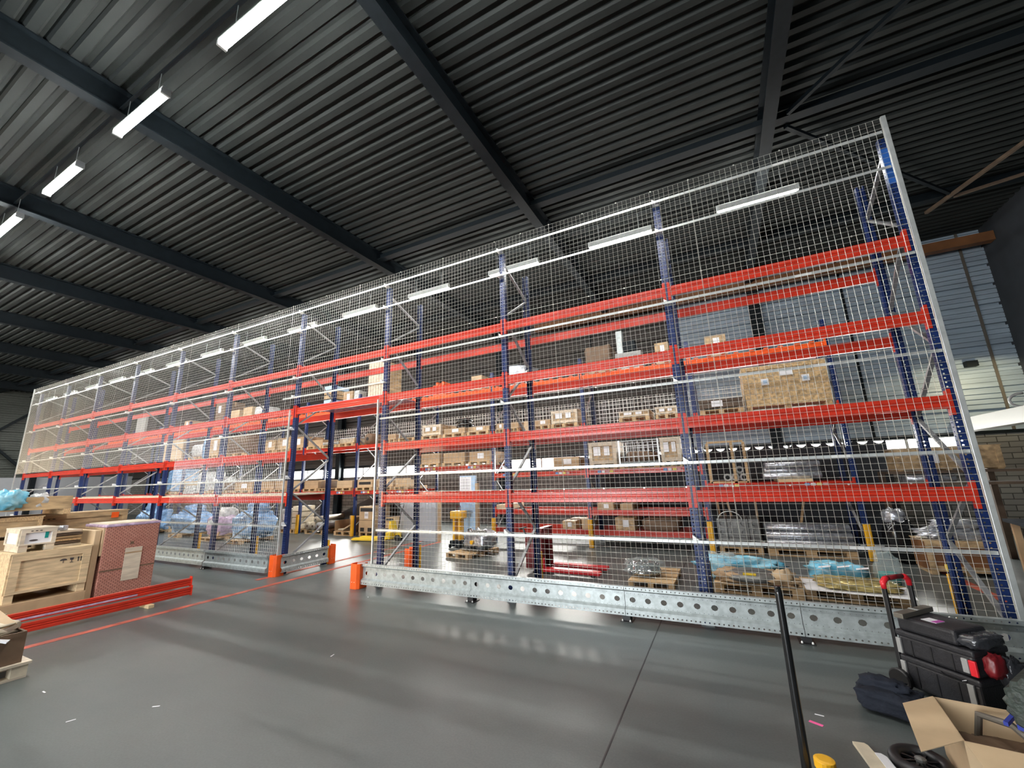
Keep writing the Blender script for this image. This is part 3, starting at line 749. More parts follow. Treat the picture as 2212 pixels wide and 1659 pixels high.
SHELF = [
 # level z, px0, px1, ytop px, kind, label, extra
 (4.70, 464, 490, 868, 'wrapb', 'brown film-wrapped tall carton with white sheet on the top level left of the passage', {}),
 (4.70, 497, 516, 887, 'box', 'pale carton on the top far level, left one of three beside the tall wrapped carton', {}),
 (4.70, 525, 544, 880, 'box', 'pale carton on the top far level, middle one of three beside the tall wrapped carton', {}),
 (4.70, 548, 571, 877, 'wrapw', 'whitish wrapped carton on the top far level, right one of three', {}),
 (4.70, 398, 418, 909, 'label', 'small brown carton with white label high on the far left of the far rack', {}),
 (4.70, 292, 311, 902, 'greyp', 'flat grey panel standing on the top level at the far left', {}),
 (4.70, 795, 829, 783, 'slat', 'tall tan slatted crate on the top level at the right of the passage', {}),
 (4.70, 742, 762, 846, 'label', 'small grey carton with white label on the top level above the passage', {}),
 (4.70, 764, 782, 843, 'wrapw', 'pale wrapped parcel on the top level beside the tan slatted crate', {}),
 (4.70, 700, 720, 833, 'stack', 'stack of boards with blue layer on the top level over the passage', {}),
 (4.70, 930, 955, 824, 'orangeb', 'cluster of orange clamps standing on the top level', {}),
 (4.70, 1019, 1042, 812, 'box', 'small plywood box standing alone on the top level near mid rack', {}),
 (4.70, 1096, 1140, 788, 'foil', 'silver and blue film-wrapped bundle on the top level', {}),
 (4.70, 1263, 1322, 746, 'dark', 'large dark brown wrapped load on the top level', {}),
 (4.70, 1330, 1350, 712, 'machine', 'grey machine column standing on the top level behind the mesh', {}),
 (4.70, 1417, 1447, 740, 'label', 'pale box with white label beside the second upright on the top level', {}),
 (4.70, 1525, 1571, 724, 'label', 'tan box with white label on the top level of the rightmost bay', {}),
 (3.24, 352, 362, 952, 'box', 'narrow tan carton on the middle far level at the far left', {}),
 (3.24, 368, 392, 951, 'box', 'tall tan carton on the middle far level at the far left', {}),
 (3.24, 394, 405, 953, 'dark', 'dark brown load right beside the tall tan carton', {}),
 (3.24, 412, 436, 960, 'wrapw', 'beige wrapped bundle on the middle far level left of the passage', {}),
 (3.24, 438, 447, 945, 'wrapblue', 'narrow blue foam block on the middle far level', {}),
 (3.24, 452, 480, 945, 'label', 'carton with white label and blue wrap on the middle far level', {}),
 (3.24, 488, 532, 940, 'dark', 'stack of dark brown timber on the middle far level left of the passage', {}),
 (3.24, 571, 595, 951, 'label', 'plywood box with white label just left of the passage on the middle far level', {}),
 (3.24, 600, 627, 946, 'label', 'plywood box on pallet behind the left passage post, middle far level', {}),
 (3.24, 632, 658, 944, 'label', 'plywood box on pallet with paper, second in the passage view, middle far level', {}),
 (3.24, 667, 698, 951, 'box', 'plywood box on pallet in mid passage view, middle far level', {}),
 (3.24, 700, 731, 955, 'cage', 'grey wire crate on pallet in the passage view, middle far level', {}),
 (3.24, 735, 767, 946, 'wrapbox', 'film covered plywood box on pallet, right in the passage view', {}),
 (3.24, 784, 808, 936, 'tyre', 'dark round roll standing on the middle far level right of the passage view', {}),
 (3.24, 836, 856, 938, 'box', 'small plywood box by the right passage post, middle far level', {}),
 (3.24, 864, 898, 935, 'cage', 'grey wire crate right of the passage, middle far level', {}),
 (3.24, 914, 954, 918, 'label2', 'plywood box with two white papers, middle far level', {}),
 (3.24, 960, 1005, 925, 'label', 'low plywood box carrying black sacks, middle far level', {'sack': 1}),
 (3.24, 1012, 1058, 921, 'label', 'low plywood box with one white label near mid rack, middle far level', {}),
 (3.24, 1073, 1090, 915, 'label', 'small carton with white label left of the third upright, middle far level', {}),
 (3.24, 1104, 1121, 912, 'box', 'small plain carton right of the third upright, middle far level', {}),
 (3.24, 1133, 1143, 910, 'box', 'slim plain carton by the far upright, middle far level', {}),
 (3.24, 1154, 1190, 907, 'label', 'low plywood box with white label beside the double height box', {}),
 (3.24, 1192, 1249, 886, 'label2', 'double height plywood box with strapping, middle far level', {}),
 (3.24, 1338, 1403, 887, 'label2', 'long low plywood box with two papers in the second bay, middle far level', {}),
 (3.24, 1417, 1464, 878, 'label2', 'plywood box with two papers beside the second upright, middle far level', {}),
 (3.24, 1512, 1605, 862, 'darkcrate', 'dark timber crate with large white sheet in the rightmost bay', {}),
 (3.24, 1613, 1797, 783, 'osb', 'large oriented strand board crate with three stickers in the rightmost bay', {}),
 (2.30, 911, 951, 980, 'box', 'cream box left of three on the low shelf right of the passage', {}),
 (2.30, 959, 1005, 978, 'box', 'cream box middle of three on the low shelf right of the passage', {}),
 (2.30, 1015, 1060, 975, 'label', 'brown box with white label, right of three on the low shelf', {}),
 (2.02, 1197, 1252, 988, 'label', 'flat tan box with label under the bright window strip', {}),
 (2.02, 1275, 1334, 955, 'label2', 'stacked tan box with papers, second bay, lower level', {}),
 (2.02, 1340, 1425, 950, 'cage', 'large grey wire crate between two tan boxes, second bay', {}),
 (2.02, 1430, 1474, 944, 'label2', 'tall tan box with several papers beside the second upright', {}),
 (1.59, 357, 386, 1014, 'wrapblue', 'tall blue film-wrapped load on the low far level at the far left', {}),
 (1.59, 389, 394, 1040, 'box', 'small tan box beside the tall blue load', {}),
 (1.59, 398, 421, 1044, 'pipes', 'bundle of white pipes on the low far level', {}),
 (1.59, 424, 438, 1020, 'wrapw', 'pale wrapped sack on the low far level left of the passage', {}),
 (1.59, 446, 466, 1030, 'wrapw', 'grey wrapped load on the low far level left of the passage', {}),
 (1.59, 482, 505, 1040, 'dark', 'dark brown load on the low far level left of the passage', {}),
 (1.59, 508, 545, 1042, 'label', 'brown carton on the low far level, right of the dark brown load', {}),
 (1.59, 562, 592, 1040, 'box', 'plain tan carton on the low far level below the left window', {}),
 (1.59, 596, 619, 1040, 'box', 'plain tan carton close to the left passage post, low far level', {}),
 (1.59, 632, 652, 1040, 'box', 'tan carton right behind the left passage post, low far level', {}),
 (1.59, 659, 688, 1038, 'box', 'tan carton in the left of the passage view, low far level', {}),
 (1.59, 693, 708, 1039, 'dark', 'dark wrapped pack in the middle of the passage view, low far level', {}),
 (1.59, 729, 762, 1038, 'box', 'tan carton below the bright window in the passage view', {}),
 (1.59, 773, 806, 1036, 'cutbox', 'tan carton with dark cut-out in the right of the passage view', {}),
 (1.59, 818, 850, 1034, 'box', 'tan carton behind the right passage post, low far level', {}),
 (1.59, 855, 880, 1036, 'box', 'tan carton just right of the passage post, low far level', {}),
 (0.96, 1074, 1100, 1090, 'box', 'small grey carton on the narrow shelf in the third bay', {}),
 (0.96, 1291, 1326, 1086, 'label', 'white carton on the narrow shelf in the second bay', {}),
 (0.96, 1340, 1366, 1088, 'box', 'small carton on the narrow shelf, second bay middle', {}),
 (0.46, 1216, 1245, 1125, 'label', 'small white labelled box on the lowest shelf', {}),
 (0.46, 1258, 1280, 1120, 'box', 'small tan box on the lowest shelf', {}),
 (0.46, 1330, 1372, 1118, 'label', 'brown box with white sheet on the lowest shelf of the second bay', {}),
 (0.46, 1385, 1470, 1122, 'dark', 'long dark box on the lowest shelf of the second bay', {}),
]
for z, p0, p1, yt, kind, lab, ex in SHELF:
    onpal = (p1-p0 > 14 and kind not in ('machine', 'orangeb', 'greyp', 'foil', 'slat', 'osb', 'pipes', 'tyre') and z not in (0.96, 0.46))
    base = z+(0.039 if z == 4.70 else 0.002)
    x0, x1 = span(p0, p1, z+0.15, YF)
    for xp in XC:
        if x0 < xp+0.075 and x1 > xp-0.075:
            if (x0+x1)/2 > xp: x0 = xp+0.075
            else: x1 = xp-0.075
    top = ztop((p0+p1)/2, yt, YF); w_ = x1-x0
    dpt = min(0.95, max(0.35, w_*1.4))
    if onpal and top-base > 0.22:
        pallet((x0+x1)/2, YC+0.55, base, 'pallet carrying the '+' '.join(lab.split()[:9]), 'pallets on the far rack', 0, (max(0.2, w_/1.2), 1.18/0.8, 0.8))
        base += 0.1165
    h = max(0.08, top-base)
    if z < 4.7 and not (onpal and top-base > 0.1 and base > z+0.05): dpt = 1.08; ya, yb_ = YC+0.01, YC+0.01+dpt
    else: ya, yb_ = YF-0.03, YF-0.03+dpt
    cx, cy = (x0+x1)/2, (ya+yb_)/2
    if kind == 'box': carton(x0, x1, ya, yb_, base, h, lab, random.choice(('carton', 'carton_light')), sheets=())
    elif kind == 'label': carton(x0, x1, ya, yb_, base, h, lab, random.choice(('carton', 'ply')), sheets=((0.55, 0.55, 0.3, 0.55),))
    elif kind == 'label2': crate(x0, x1, ya, yb_, base, h-0.015, lab, 'ply', 'ply_pale', feet=0.03, sheets=((0.3, 0.62, 0.26, 0.4), (0.66, 0.62, 0.2, 0.4)), cat='box')
    elif kind == 'wrapb': carton(x0, x1, ya, yb_, base, h, lab, 'carton_dark', sheets=((0.45, 0.65, 0.3, 0.3),))
    elif kind in ('wrapw', 'wrapblue', 'dark', 'foil'):
        t = thing('wrapped_load', (cx, cy, base), 0, lab, 'load')
        blob('wrapping', {'wrapw': 'film_white', 'wrapblue': 'film_blue', 'dark': 'carton_dark', 'foil': 'foil'}[kind], (w_, dpt, h), t, seed=p0, rough=0.06 if kind != 'foil' else 0.2, sq=0.25, n=20)
        MB().box(-w_*0.3, w_*0.3, -dpt/2*0.9, dpt/2*0.9, 0.0, h*0.25).build('contents', 'carton_dark', t)
    elif kind == 'greyp': carton(x0, x1, ya, ya+0.12, base, h, lab, 'grey_plastic', sheets=(), name='grey_board', cat='board', tape=False)
    elif kind == 'slat':
        t = thing('slatted_crate', (cx, cy, base), 0, lab, 'crate')
        MB().box(-w_/2, w_/2, -dpt/2+0.02, dpt/2, 0, h).build('body', 'ply', t)
        s_ = MB()
        for k in range(6): s_.box(-w_/2+w_*k/6+0.01, -w_/2+w_*(k+1)/6-0.01, -dpt/2, -dpt/2+0.018, 0.0, h)
        s_.build('slats', 'ply_pale', t)
        MB().box(-w_/2, w_/2, -dpt/2-0.02, -dpt/2-0.001, h*0.45, h*0.52).build('batten', 'ply', t)
    elif kind == 'stack':
        t = thing('board_stack', (cx, cy, base), 0, lab, 'boards')
        for k in range(5): MB().box(-w_/2, w_/2-0.02*(k % 2), -dpt/2, dpt/2, h*k/5, h*(k+0.8)/5).build('board', ('pallet', 'light_blue', 'ply')[k % 3], t)
    elif kind == 'orangeb':
        t = thing('orange_clamps', (cx, cy, base), 0, lab, 'clamps')
        for k in range(4): MB().box(-w_/2+w_*k/4, -w_/2+w_*(k+0.85)/4, -0.2, 0.2, 0, h*(0.8+0.2*(k % 2))).build('clamp', 'orange', t, bevel=0.02)
    elif kind == 'machine':
        t = thing('machine', (cx, cy, base), 0, lab, 'machine')
        MB().box(-0.12, 0.6, -0.2, 0.4, 0, 0.45).build('base', 'grey_plastic', t, bevel=0.02)
        MB().box(-0.08, 0.10, -0.05, 0.13, 0.45, h).build('column', 'galv', t, bevel=0.01)
        MB().box(0.10, 0.45, -0.1, 0.2, 0.5, 0.8).build('motor', 'dark_steel', t, bevel=0.03)
    elif kind in ('cage',):
        t = thing('wire_crate', (cx, cy, base), 0, lab, 'crate')
        m_ = MB(); n = max(6, int(w_/0.12))
        for yy in (-dpt/2, dpt/2-0.01):
            for i in range(n+1): m_.box(-w_/2+w_*i/n-0.004, -w_/2+w_*i/n+0.004, yy, yy+0.008, 0.03, h)
            for j in range(5): m_.box(-w_/2, w_/2, yy, yy+0.008, 0.03+(h-0.04)*j/4, 0.04+(h-0.04)*j/4)
        m_.build('grid', 'galv_bar', t)
        for sx in (-1, 1):
            for sy in (-1, 1): MB().box(sx*w_/2-0.02, sx*w_/2+0.02, sy*(dpt/2-0.01)-0.02, sy*(dpt/2-0.01)+0.02, 0, h+0.01).build('corner_post', 'galv_bar', t)
        MB().box(-w_/2, w_/2, -dpt/2, dpt/2, 0.02, 0.04).build('floor_plate', 'galv', t)
        blob('contents', 'carton_dark', (w_*0.8, dpt*0.8, h*0.45), t, seed=p0, n=16, loc=(0, 0, 0.045))
    elif kind == 'wrapbox':
        t = carton(x0, x1, ya, yb_, base, h*0.9, lab, 'ply', sheets=(), lid='film_white')
        blob('film', 'film_clear', (w_*1.03, dpt*1.03, h), t, seed=3, rough=0.03, sq=0.2, n=18)
    elif kind == 'tyre':
        t = thing('roll', (cx, cy, base), 0, lab, 'roll'); r_ = h/2
        m_ = MB().lathe([(r_*0.75, -dpt/2), (r_, -dpt/2+0.05), (r_, dpt/2-0.05), (r_*0.75, dpt/2)], (0, 0, r_), 24, 'y'); m_.build('wrap', 'carton_dark', t, smooth=True)
        MB().lathe([(r_*0.3, -dpt/2-0.01), (r_*0.3, -dpt/2+0.02)], (0, 0, r_), 16, 'y').build('core', 'black', t)
    elif kind == 'darkcrate': crate(x0, x1, ya, yb_, base, h-0.015, lab, 'wood_dark', 'wood_dark', feet=0.05, sheets=((0.42, 0.62, 0.26, 0.62),))
    elif kind == 'osb':
        dpt = 1.08; t = crate(x0, x1, YC+0.01, YC+1.09, base, h-0.02, lab, 'osb', 'osb', feet=0.10)
        for sx, sz in ((0.27, 0.62), (0.75, 0.62)):
            lx = -w_/2+w_*sx; s_ = 0.075
            MB().box(lx-s_, lx+s_, -dpt/2-0.024, -dpt/2-0.02, h*sz-s_, h*sz+s_).build('sticker', 'paper', t, bevel=0.0)
            MB().box(lx-s_*0.55, lx+s_*0.55, -dpt/2-0.027, -dpt/2-0.0245, h*sz-s_*0.5, h*sz+s_*0.5).build('sticker_print', 'light_blue', t)
        MB().box(-w_*0.04, w_*0.11, -dpt/2-0.024, -dpt/2-0.02, h*0.72, h*0.88).build('label_sheet', 'paper', t)
        for k in range(8):
            lx = -w_/2+w_*(0.12+k*0.1); MB().box(lx, lx+0.01, -dpt/2-0.021, -dpt/2-0.018, h*0.35, h*0.5).build('scratch', 'ply_pale', t)
    elif kind == 'pipes':
        t = thing('pipe_bundle', (cx, cy, base), 0, lab, 'pipes')
        for r__ in range(3):
            for k in range(6-r__):
                xx = -w_/2+w_*(k+0.5+r__*0.5)/6; rr = w_/13
                MB().lathe([(rr*0.6, -dpt/2+0.02), (rr, -dpt/2), (rr, dpt/2), (rr*0.6, dpt/2)], (xx, 0, rr+r__*rr*1.75), 10, 'y').build('pipe', 'film_white', t)
    elif kind == 'cutbox':
        t = carton(x0, x1, ya, yb_, base, h, lab, 'carton_light', sheets=())
        MB().box(-w_*0.38, w_*0.38, -dpt/2-0.008, -dpt/2-0.003, h*0.35, h*0.7).build('opening', 'black', t, bevel=0.0)
    if ex.get('sack'):
        s = thing('sack_pile', (cx+0.1, cy, base+h+0.002), 0, 'small pile of shiny black sacks on a low plywood box, middle far level', 'sacks')
        for k in range(4): blob('sack', 'black_shiny', (0.5, 0.45, 0.11), s, seed=k, sq=0.6, n=18, loc=(0.03*(k % 2), 0, 0.085*k))

# rightmost bay, low level: open timber frame with grey pipe ends, foil rolls
x0, x1 = span(1536, 1616, 1.7, YF)
t = thing('timber_crib', ((x0+x1)/2, YF+0.36, 1.592), 0, 'open timber frame holding grey pipes on the low level of the rightmost bay', 'frame'); w_ = (x1-x0)/2
for sx in (-1, 0.35, 1): MB().box(sx*w_-0.03, sx*w_+0.03, -0.4, -0.34, 0, 0.95).build('stud', 'pallet', t)
MB().box(-w_, w_, -0.4, 0.76, 0, 0.04).build('base', 'pallet', t); MB().box(-w_, w_, -0.4, -0.34, 0.95, 1.0).build('top_rail', 'pallet', t)
pp = [(1571, 1026), (1588, 1024), (1606, 1023), (1597, 1011)]
for i, (a, b) in enumerate(pp):
    q = aY(a, b, YF+0.02); ro = 0.085
    m_ = MB(); n = 20; vs = []
    for (rr, yy) in ((ro, 0), (ro, 0.7), (ro*0.55, 0.7), (ro*0.55, 0)):
        for k in range(n): vs.append((rr*math.cos(2*PI*k/n), yy, rr*math.sin(2*PI*k/n)))
    fs = [(j*n+k, j*n+(k+1) % n, ((j+1) % 4)*n+(k+1) % n, ((j+1) % 4)*n+k) for j in range(4) for k in range(n)]
    m_.add(vs, fs); o = m_.build('pipe', 'grey_plastic', smooth=False); o.location = (q.x, YF+0.03, 1.592+0.045+ro if i < 3 else 1.592+0.05+ro*3.0)
    tag(o, ('left', 'middle', 'right', 'top')[i]+' grey pipe lying in the open timber frame, round end forward', 'pipe', 'grey pipes in the timber frame')
def rollset(px0, px1, z, rows, label, m='foil', r_=0.07, Y=YF+0.1, name='roll_bundle'):
    x0, x1 = span(px0, px1, z, Y); t = thing(name, ((x0+x1)/2, Y+0.25, z), 0, label, 'rolls'); L = (x1-x0)/2
    for j in range(rows):
        for k in range(3-j % 2):
            MB().lathe([(r_*0.7, -L+0.03*j), (r_, -L+0.02+0.03*j), (r_, L-0.02), (r_*0.7, L)], (0, -0.2+0.15*k+0.075*(j % 2), r_+j*r_*1.75), 14, 'x').build('roll', m, t, smooth=True)
    return t
rollset(1650, 1778, 1.657, 3, 'bundle of silver foil rolls on the low level of the rightmost bay')
x0, x1 = span(1682, 1755, 1.60, YF); tag(MB().box(x0, x1, YC+0.01, YC+1.09, 1.592, 1.655).build('timber_plate', 'wood_new'), 'pale timber plate under the silver foil rolls', 'board')
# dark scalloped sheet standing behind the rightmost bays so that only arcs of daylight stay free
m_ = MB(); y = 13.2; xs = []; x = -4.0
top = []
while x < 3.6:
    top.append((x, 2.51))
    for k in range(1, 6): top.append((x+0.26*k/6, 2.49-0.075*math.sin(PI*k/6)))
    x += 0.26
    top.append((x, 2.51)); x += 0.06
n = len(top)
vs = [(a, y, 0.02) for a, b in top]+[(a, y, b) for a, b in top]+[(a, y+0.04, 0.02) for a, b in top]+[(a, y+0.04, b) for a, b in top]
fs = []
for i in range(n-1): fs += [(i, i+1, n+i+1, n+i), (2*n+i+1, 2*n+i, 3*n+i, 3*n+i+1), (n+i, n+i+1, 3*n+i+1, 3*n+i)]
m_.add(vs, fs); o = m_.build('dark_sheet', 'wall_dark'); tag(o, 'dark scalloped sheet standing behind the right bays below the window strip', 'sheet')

# ---- goods on the floor below / before the far rack
def zp(px, py): q = aZ(px, py, 0); return q.x, q.y
def floor_pallet(px, py, label, rz=0.0, group='pallets standing on the floor of the aisle', scale=None, dy=0.4):
    x, y = zp(px, py); pallet(x, y+dy, 0.0, label, group, rz, scale); return x, y+dy
# left part: blue wrapped machines on pallets
for i, (px, py, wpx, ytop, lab) in enumerate(((300, 1155, 1.4, 1085, 'blue plastic draped over goods on pallets, leftmost behind the mesh'),
        (382, 1160, 1.9, 1092, 'blue plastic draped load on a pallet behind the fifth upright'),
        (452, 1168, 0.8, 1098, 'lilac grey wrapped load on a pallet, between the two blue loads'),
        (512, 1174, 1.35, 1085, 'blue plastic draped load with peaked top, closest to the passage'))):
    x, y = zp(px, py)
    pallet(x, y+0.45, 0, 'floor pallet under the '+' '.join(lab.split()[:8]), 'pallets standing on the floor of the aisle')
    h = aY(px, ytop, y+0.1).z-0.15
    t = thing('draped_load', (x, y+0.5, 0.146), 0, lab, 'load')
    blob('drape', 'film_blue' if i != 2 else 'film_lilac', (wpx, 0.95, h*0.72), t, seed=10+i, rough=0.16, sq=0.5, drape=0.0, n=34, freq=2.2)
    blob('peak', 'film_blue' if i != 2 else 'film_white', (wpx*0.5, 0.6, h*0.4), t, seed=20+i, rough=0.2, sq=0.7, n=24, loc=(0.1*i-0.1, 0, h*0.6))
    MB().box(-wpx*0.38, wpx*0.38, -0.38, 0.38, 0.0, h*0.25).build('box', 'light_blue' if i % 2 else 'carton_light', t)
x0, x1 = span(655, 683, 0.1, YC+0.1)
for i, (p0, p1, yt, kind, lab) in enumerate(((625, 642, 1093, 'cream', 'stack of cream foam blocks on a pallet, left in the passage view'),
        (657, 697, 1135, 'rolls', 'pale carpet rolls lying on a pallet in the passage view'),
        (720, 758, 1118, 'open', 'open fronted carton lying on a pallet in the passage view'),
        (774, 806, 1094, 'tallc', 'tall brown carton with dark slot and white sheet, right in the passage view'),
        (832, 850, 1118, 'openl', 'brown carton with curved cut and white sheet behind the mesh by the passage'),
        (604, 619, 1100, 'white', 'grey and white cartons on a pallet just left of the passage post'))):
    Y = YC+0.05; x0, x1 = span(p0, p1, 0.1, Y); w_ = x1-x0
    pallet((x0+x1)/2, Y+0.42, 0, 'floor pallet under the '+' '.join(lab.split()[:7]), 'pallets on the floor under the far rack', 0, (w_/1.2, 1, 1))
    h = aY((p0+p1)/2, yt, Y).z-0.146
    if kind == 'cream':
        t = thing('foam_blocks', ((x0+x1)/2, Y+0.4, 0.146), 0, lab, 'foam blocks')
        for k in range(4): MB().box(-w_/2+0.02*(k % 2), w_/2-0.03*((k+1) % 2), -0.35, 0.35, h*k/4, h*(k+0.94)/4).build('block', 'board_cream', t, bevel=0.03)
    elif kind == 'rolls':
        for k in range(4):
            cx = x0+0.15+0.3*k if k < 3 else x0+0.72; zz = 0.146+0.15 if k < 3 else 0.146+0.40; rr = 0.148 if k < 3 else 0.11
            if k == 3: cx = x0+0.6
            t = thing('carpet_roll', (cx, Y+0.65, zz), 0, lab.replace('pale carpet rolls lying', 'pale carpet roll lying')+', '+('left', 'middle', 'right', 'small upper')[k], 'roll', 'carpet rolls on the pallet')
            MB().lathe([(rr*0.9, -0.65), (rr, -0.62), (rr, 0.65)], (0, 0, 0), 20, 'y').build('wrap', 'board_cream' if k != 2 else 'film_white', t, smooth=True)
            MB().lathe([(rr*0.28, -0.655), (rr*0.28, -0.64)], (0, 0, 0), 12, 'y').build('core', 'carton_dark', t)
    elif kind == 'open':
        t = thing('open_carton', ((x0+x1)/2, Y+0.4, 0.146), 0, lab, 'box')
        m_ = MB().box(-w_/2, w_/2, 0.33, 0.35, 0, h).box(-w_/2, -w_/2+0.02, -0.35, 0.33, 0, h*0.75).box(w_/2-0.02, w_/2, -0.35, 0.33, 0, h).box(-w_/2, w_/2, -0.35, 0.33, 0, 0.02)
        m_.build('shell', 'carton', t)
        MB().bar((-0.1, -0.3, 0.04), (0.35, 0.2, 0.45), 0.5, 0.02).build('flap', 'carton_light', t)
        MB().box(-0.3, 0.1, -0.34, 0.0, 0.02, 0.08).build('packing', 'board_cream', t, bevel=0.02)
    elif kind in ('tallc', 'openl'):
        t = carton((x0), (x1), Y, Y+0.8, 0.146, h, lab, 'carton_light', sheets=((0.5, 0.66 if kind == 'tallc' else 0.5, 0.26, 0.26),))
        MB().box(-w_*0.42, w_*0.42, -0.408, -0.402, h*0.80, h*0.94).build('slot', 'black', t)
        for k in range(3): MB().box(-w_*0.1, w_*0.1, -0.4105, -0.4085, h*(0.70-0.03*k), h*(0.708-0.03*k)).build('print', 'ink', t)
        for s in (-0.5, 0.5): MB().box(w_*s*0.5-0.09, w_*s*0.5+0.09, -0.408, -0.402, 0.03, 0.16).build('hand_hole', 'black', t)
    else: carton(x0, x1, Y, Y+0.7, 0.146, h, lab, 'film_white', sheets=((0.5, 0.6, 0.3, 0.3),))
# big dark tarpaulin under the far rack in the passage view
o = MB().add([(-14.9, 12.55, 0.0), (-9.6, 12.6, 0.0), (-9.6, 12.6, 1.43), (-12.4, 12.6, 1.42), (-14.9, 12.55, 0.5), (-14.9, 12.62, 0.0), (-9.6, 12.67, 0.0), (-9.6, 12.67, 1.43), (-12.4, 12.67, 1.42), (-14.9, 12.62, 0.5)],
    [(0, 1, 2, 3, 4), (9, 8, 7, 6, 5), (0, 5, 6, 1), (1, 6, 7, 2), (2, 7, 8, 3), (3, 8, 9, 4), (4, 9, 5, 0)]).build('tarpaulin', 'tarp'); tag(o, 'big dark grey tarpaulin sheet hanging below the low level in the passage view', 'tarpaulin')

# yellow pallet truck
x, y = zp(770, 1168)
t = thing('pallet_truck', (-9.9, 10.75, 0), math.radians(8), 'yellow pallet truck with its forks pointing left, seen behind the right passage post', 'pallet truck')
for yy in (-0.19, 0.19):
    MB().prism([(-1.45, 0.05), (-1.38, 0.03), (-0.1, 0.03), (-0.1, 0.11), (-1.35, 0.11)], 'y', yy-0.075, yy+0.075).build('fork', 'yellow_bright', t, bevel=0.01)
    MB().lathe([(0.03, -0.05), (0.03, 0.05)], (-1.2, yy, 0.03), 12, 'y').build('fork_roller', 'black', t)
MB().box(-0.1, 0.08, -0.26, 0.26, 0.08, 0.30).build('chassis', 'yellow_bright', t, bevel=0.02)
MB().prism([(-0.08, 0.3), (0.1, 0.3), (0.0, 0.62), (-0.06, 0.62)], 'y', -0.13, 0.13).build('bracket', 'yellow_bright', t)
for yy in (-0.07, 0.07): MB().lathe([(0.09, -0.03), (0.10, -0.02), (0.10, 0.02), (0.09, 0.03)], (0.22, yy, 0.10), 18, 'y').build('wheel', 'black', t)
MB().box(0.12, 0.30, -0.03, 0.03, 0.1, 0.3).build('wheel_fork', 'yellow_bright', t)
MB().tube([(0.2, 0, 0.3), (0.3, 0, 1.0)], 0.018).tube([(0.3, -0.1, 1.0), (0.32, -0.12, 1.15), (0.32, 0.12, 1.15), (0.3, 0.1, 1.0)], 0.014).build('tow_bar', 'black', t)
# pale partition boards leaning behind the truck
x0, x1 = span(856, 898, 0.1, 10.95)
tag(MB().box(x0+0.1, -8.35, 10.98, 11.08, 0.0, 1.35).build('white_board', 'wall_white'), 'greyish white board standing behind the yellow pallet truck', 'board')
tag(MB().box(-8.3, -8.22, 11.0, 11.09, 0, 1.3).build('brown_plank', 'carton'), 'brown plank standing beside the greyish white board', 'plank')

# light blue standing panel with wiring sheets + yellow stacker beside the wrapped machine
xa, xb = span(985, 1012, 1.0, 10.6)
t = thing('panel_post', ((xa+xb)/2, 10.8, 0), 0, 'tall light blue panel with a printed chart seen behind the mesh', 'panel')
w_ = (xb-xa)/2
MB().box(-w_, w_*1.5, 0, 0.1, 0.0, 1.98).build('panel', 'light_blue', t, bevel=0.005)
MB().box(-w_*0.98, w_*0.9, -0.006, -0.002, 1.52, 1.95).build('chart', 'paper', t)
for k in range(4): MB().box(-w_*0.8, w_*0.7, -0.009, -0.0065, 1.6+k*0.085, 1.605+k*0.085).build('chart_line', 'ink', t)
for k in range(2): MB().box(-w_*0.3+k*w_*0.5, -w_*0.27+k*w_*0.5, -0.009, -0.0065, 1.58, 1.9).build('chart_line', 'ink', t)
MB().box(w_*1.5, w_*1.9, 0, 0.1, 0, 1.75).build('edge_board', 'carton', t)
xq, yq = zp(972, 1190)
t = thing('yellow_stacker', (-7.05, 10.35, 0), 0, 'yellow hand stacker standing behind the pallet with the wrapped machine', 'stacker'); t.scale = (0.7, 1, 0.97)
MB().box(-0.20, -0.10, -0.1, 0.1, 0.12, 1.0).build('mast', 'yellow', t, bevel=0.01); MB().box(0.06, 0.16, -0.1, 0.1, 0.12, 1.0).build('mast', 'yellow', t, bevel=0.01)
MB().box(-0.28, 0.26, -0.16, 0.16, 0.80, 1.02).build('head', 'yellow', t, bevel=0.02)
MB().box(-0.25, 0.25, -0.2, 0.25, 0.03, 0.2).build('base', 'dark_steel', t, bevel=0.02)
for s in (-0.2, 0.2): MB().lathe([(0.06, -0.02), (0.06, 0.02)], (s, -0.22, 0.06), 14, 'x').build('wheel', 'black', t)
MB().tube([(0.05, -0.12, 1.0), (0.1, -0.2, 1.15), (0.28, -0.2, 1.18), (0.22, -0.12, 1.0)], 0.012).build('handle', 'dark_red', t)
# pallet with wrapped machine part
pallet(-6.0, 9.45, 0, 'open floor pallet carrying the shiny wrapped machine behind the mesh', None, math.radians(-10))
t = thing('wrapped_machine', (-5.9, 9.5, 0.146), math.radians(-10), 'machine wrapped in shiny clear film on a pallet behind the mesh', 'machine')
blob('cover', 'foil', (0.75, 0.6, 0.42), t, seed=41, rough=0.2, sq=0.6, n=30, loc=(0.1, 0, 0.02))
MB().box(-0.3, 0.3, -0.3, 0.3, 0, 0.03).build('base_plate', 'cast', t)
MB().lathe([(0.12, 0.03), (0.12, 0.3), (0.06, 0.36), (0.06, 0.5)], (-0.12, -0.15, 0), 18).build('drum', 'chrome', t, smooth=True)
MB().box(0.05, 0.35, -0.3, 0.0, 0.38, 0.47).build('gearbox', 'cast', t, bevel=0.03)
MB().lathe([(0.05, 0), (0.05, 0.1)], (0.12, -0.36, 0.2), 12, 'y').build('brass_plug', 'yellow', t)
for k in range(3):
    tag(MB().box(-0.55, 0.55, -0.035, 0.035, 0, 0.03).build('steel_strip', 'galv', loc=(-5.75+0.02*k, 10.05+0.1*k, 0.78+0.0*k)), 'flat steel strip lying on the wrapped machine, %s' % ('front one', 'middle one', 'rear one')[k], 'strip', 'steel strips on the machine') if False else None

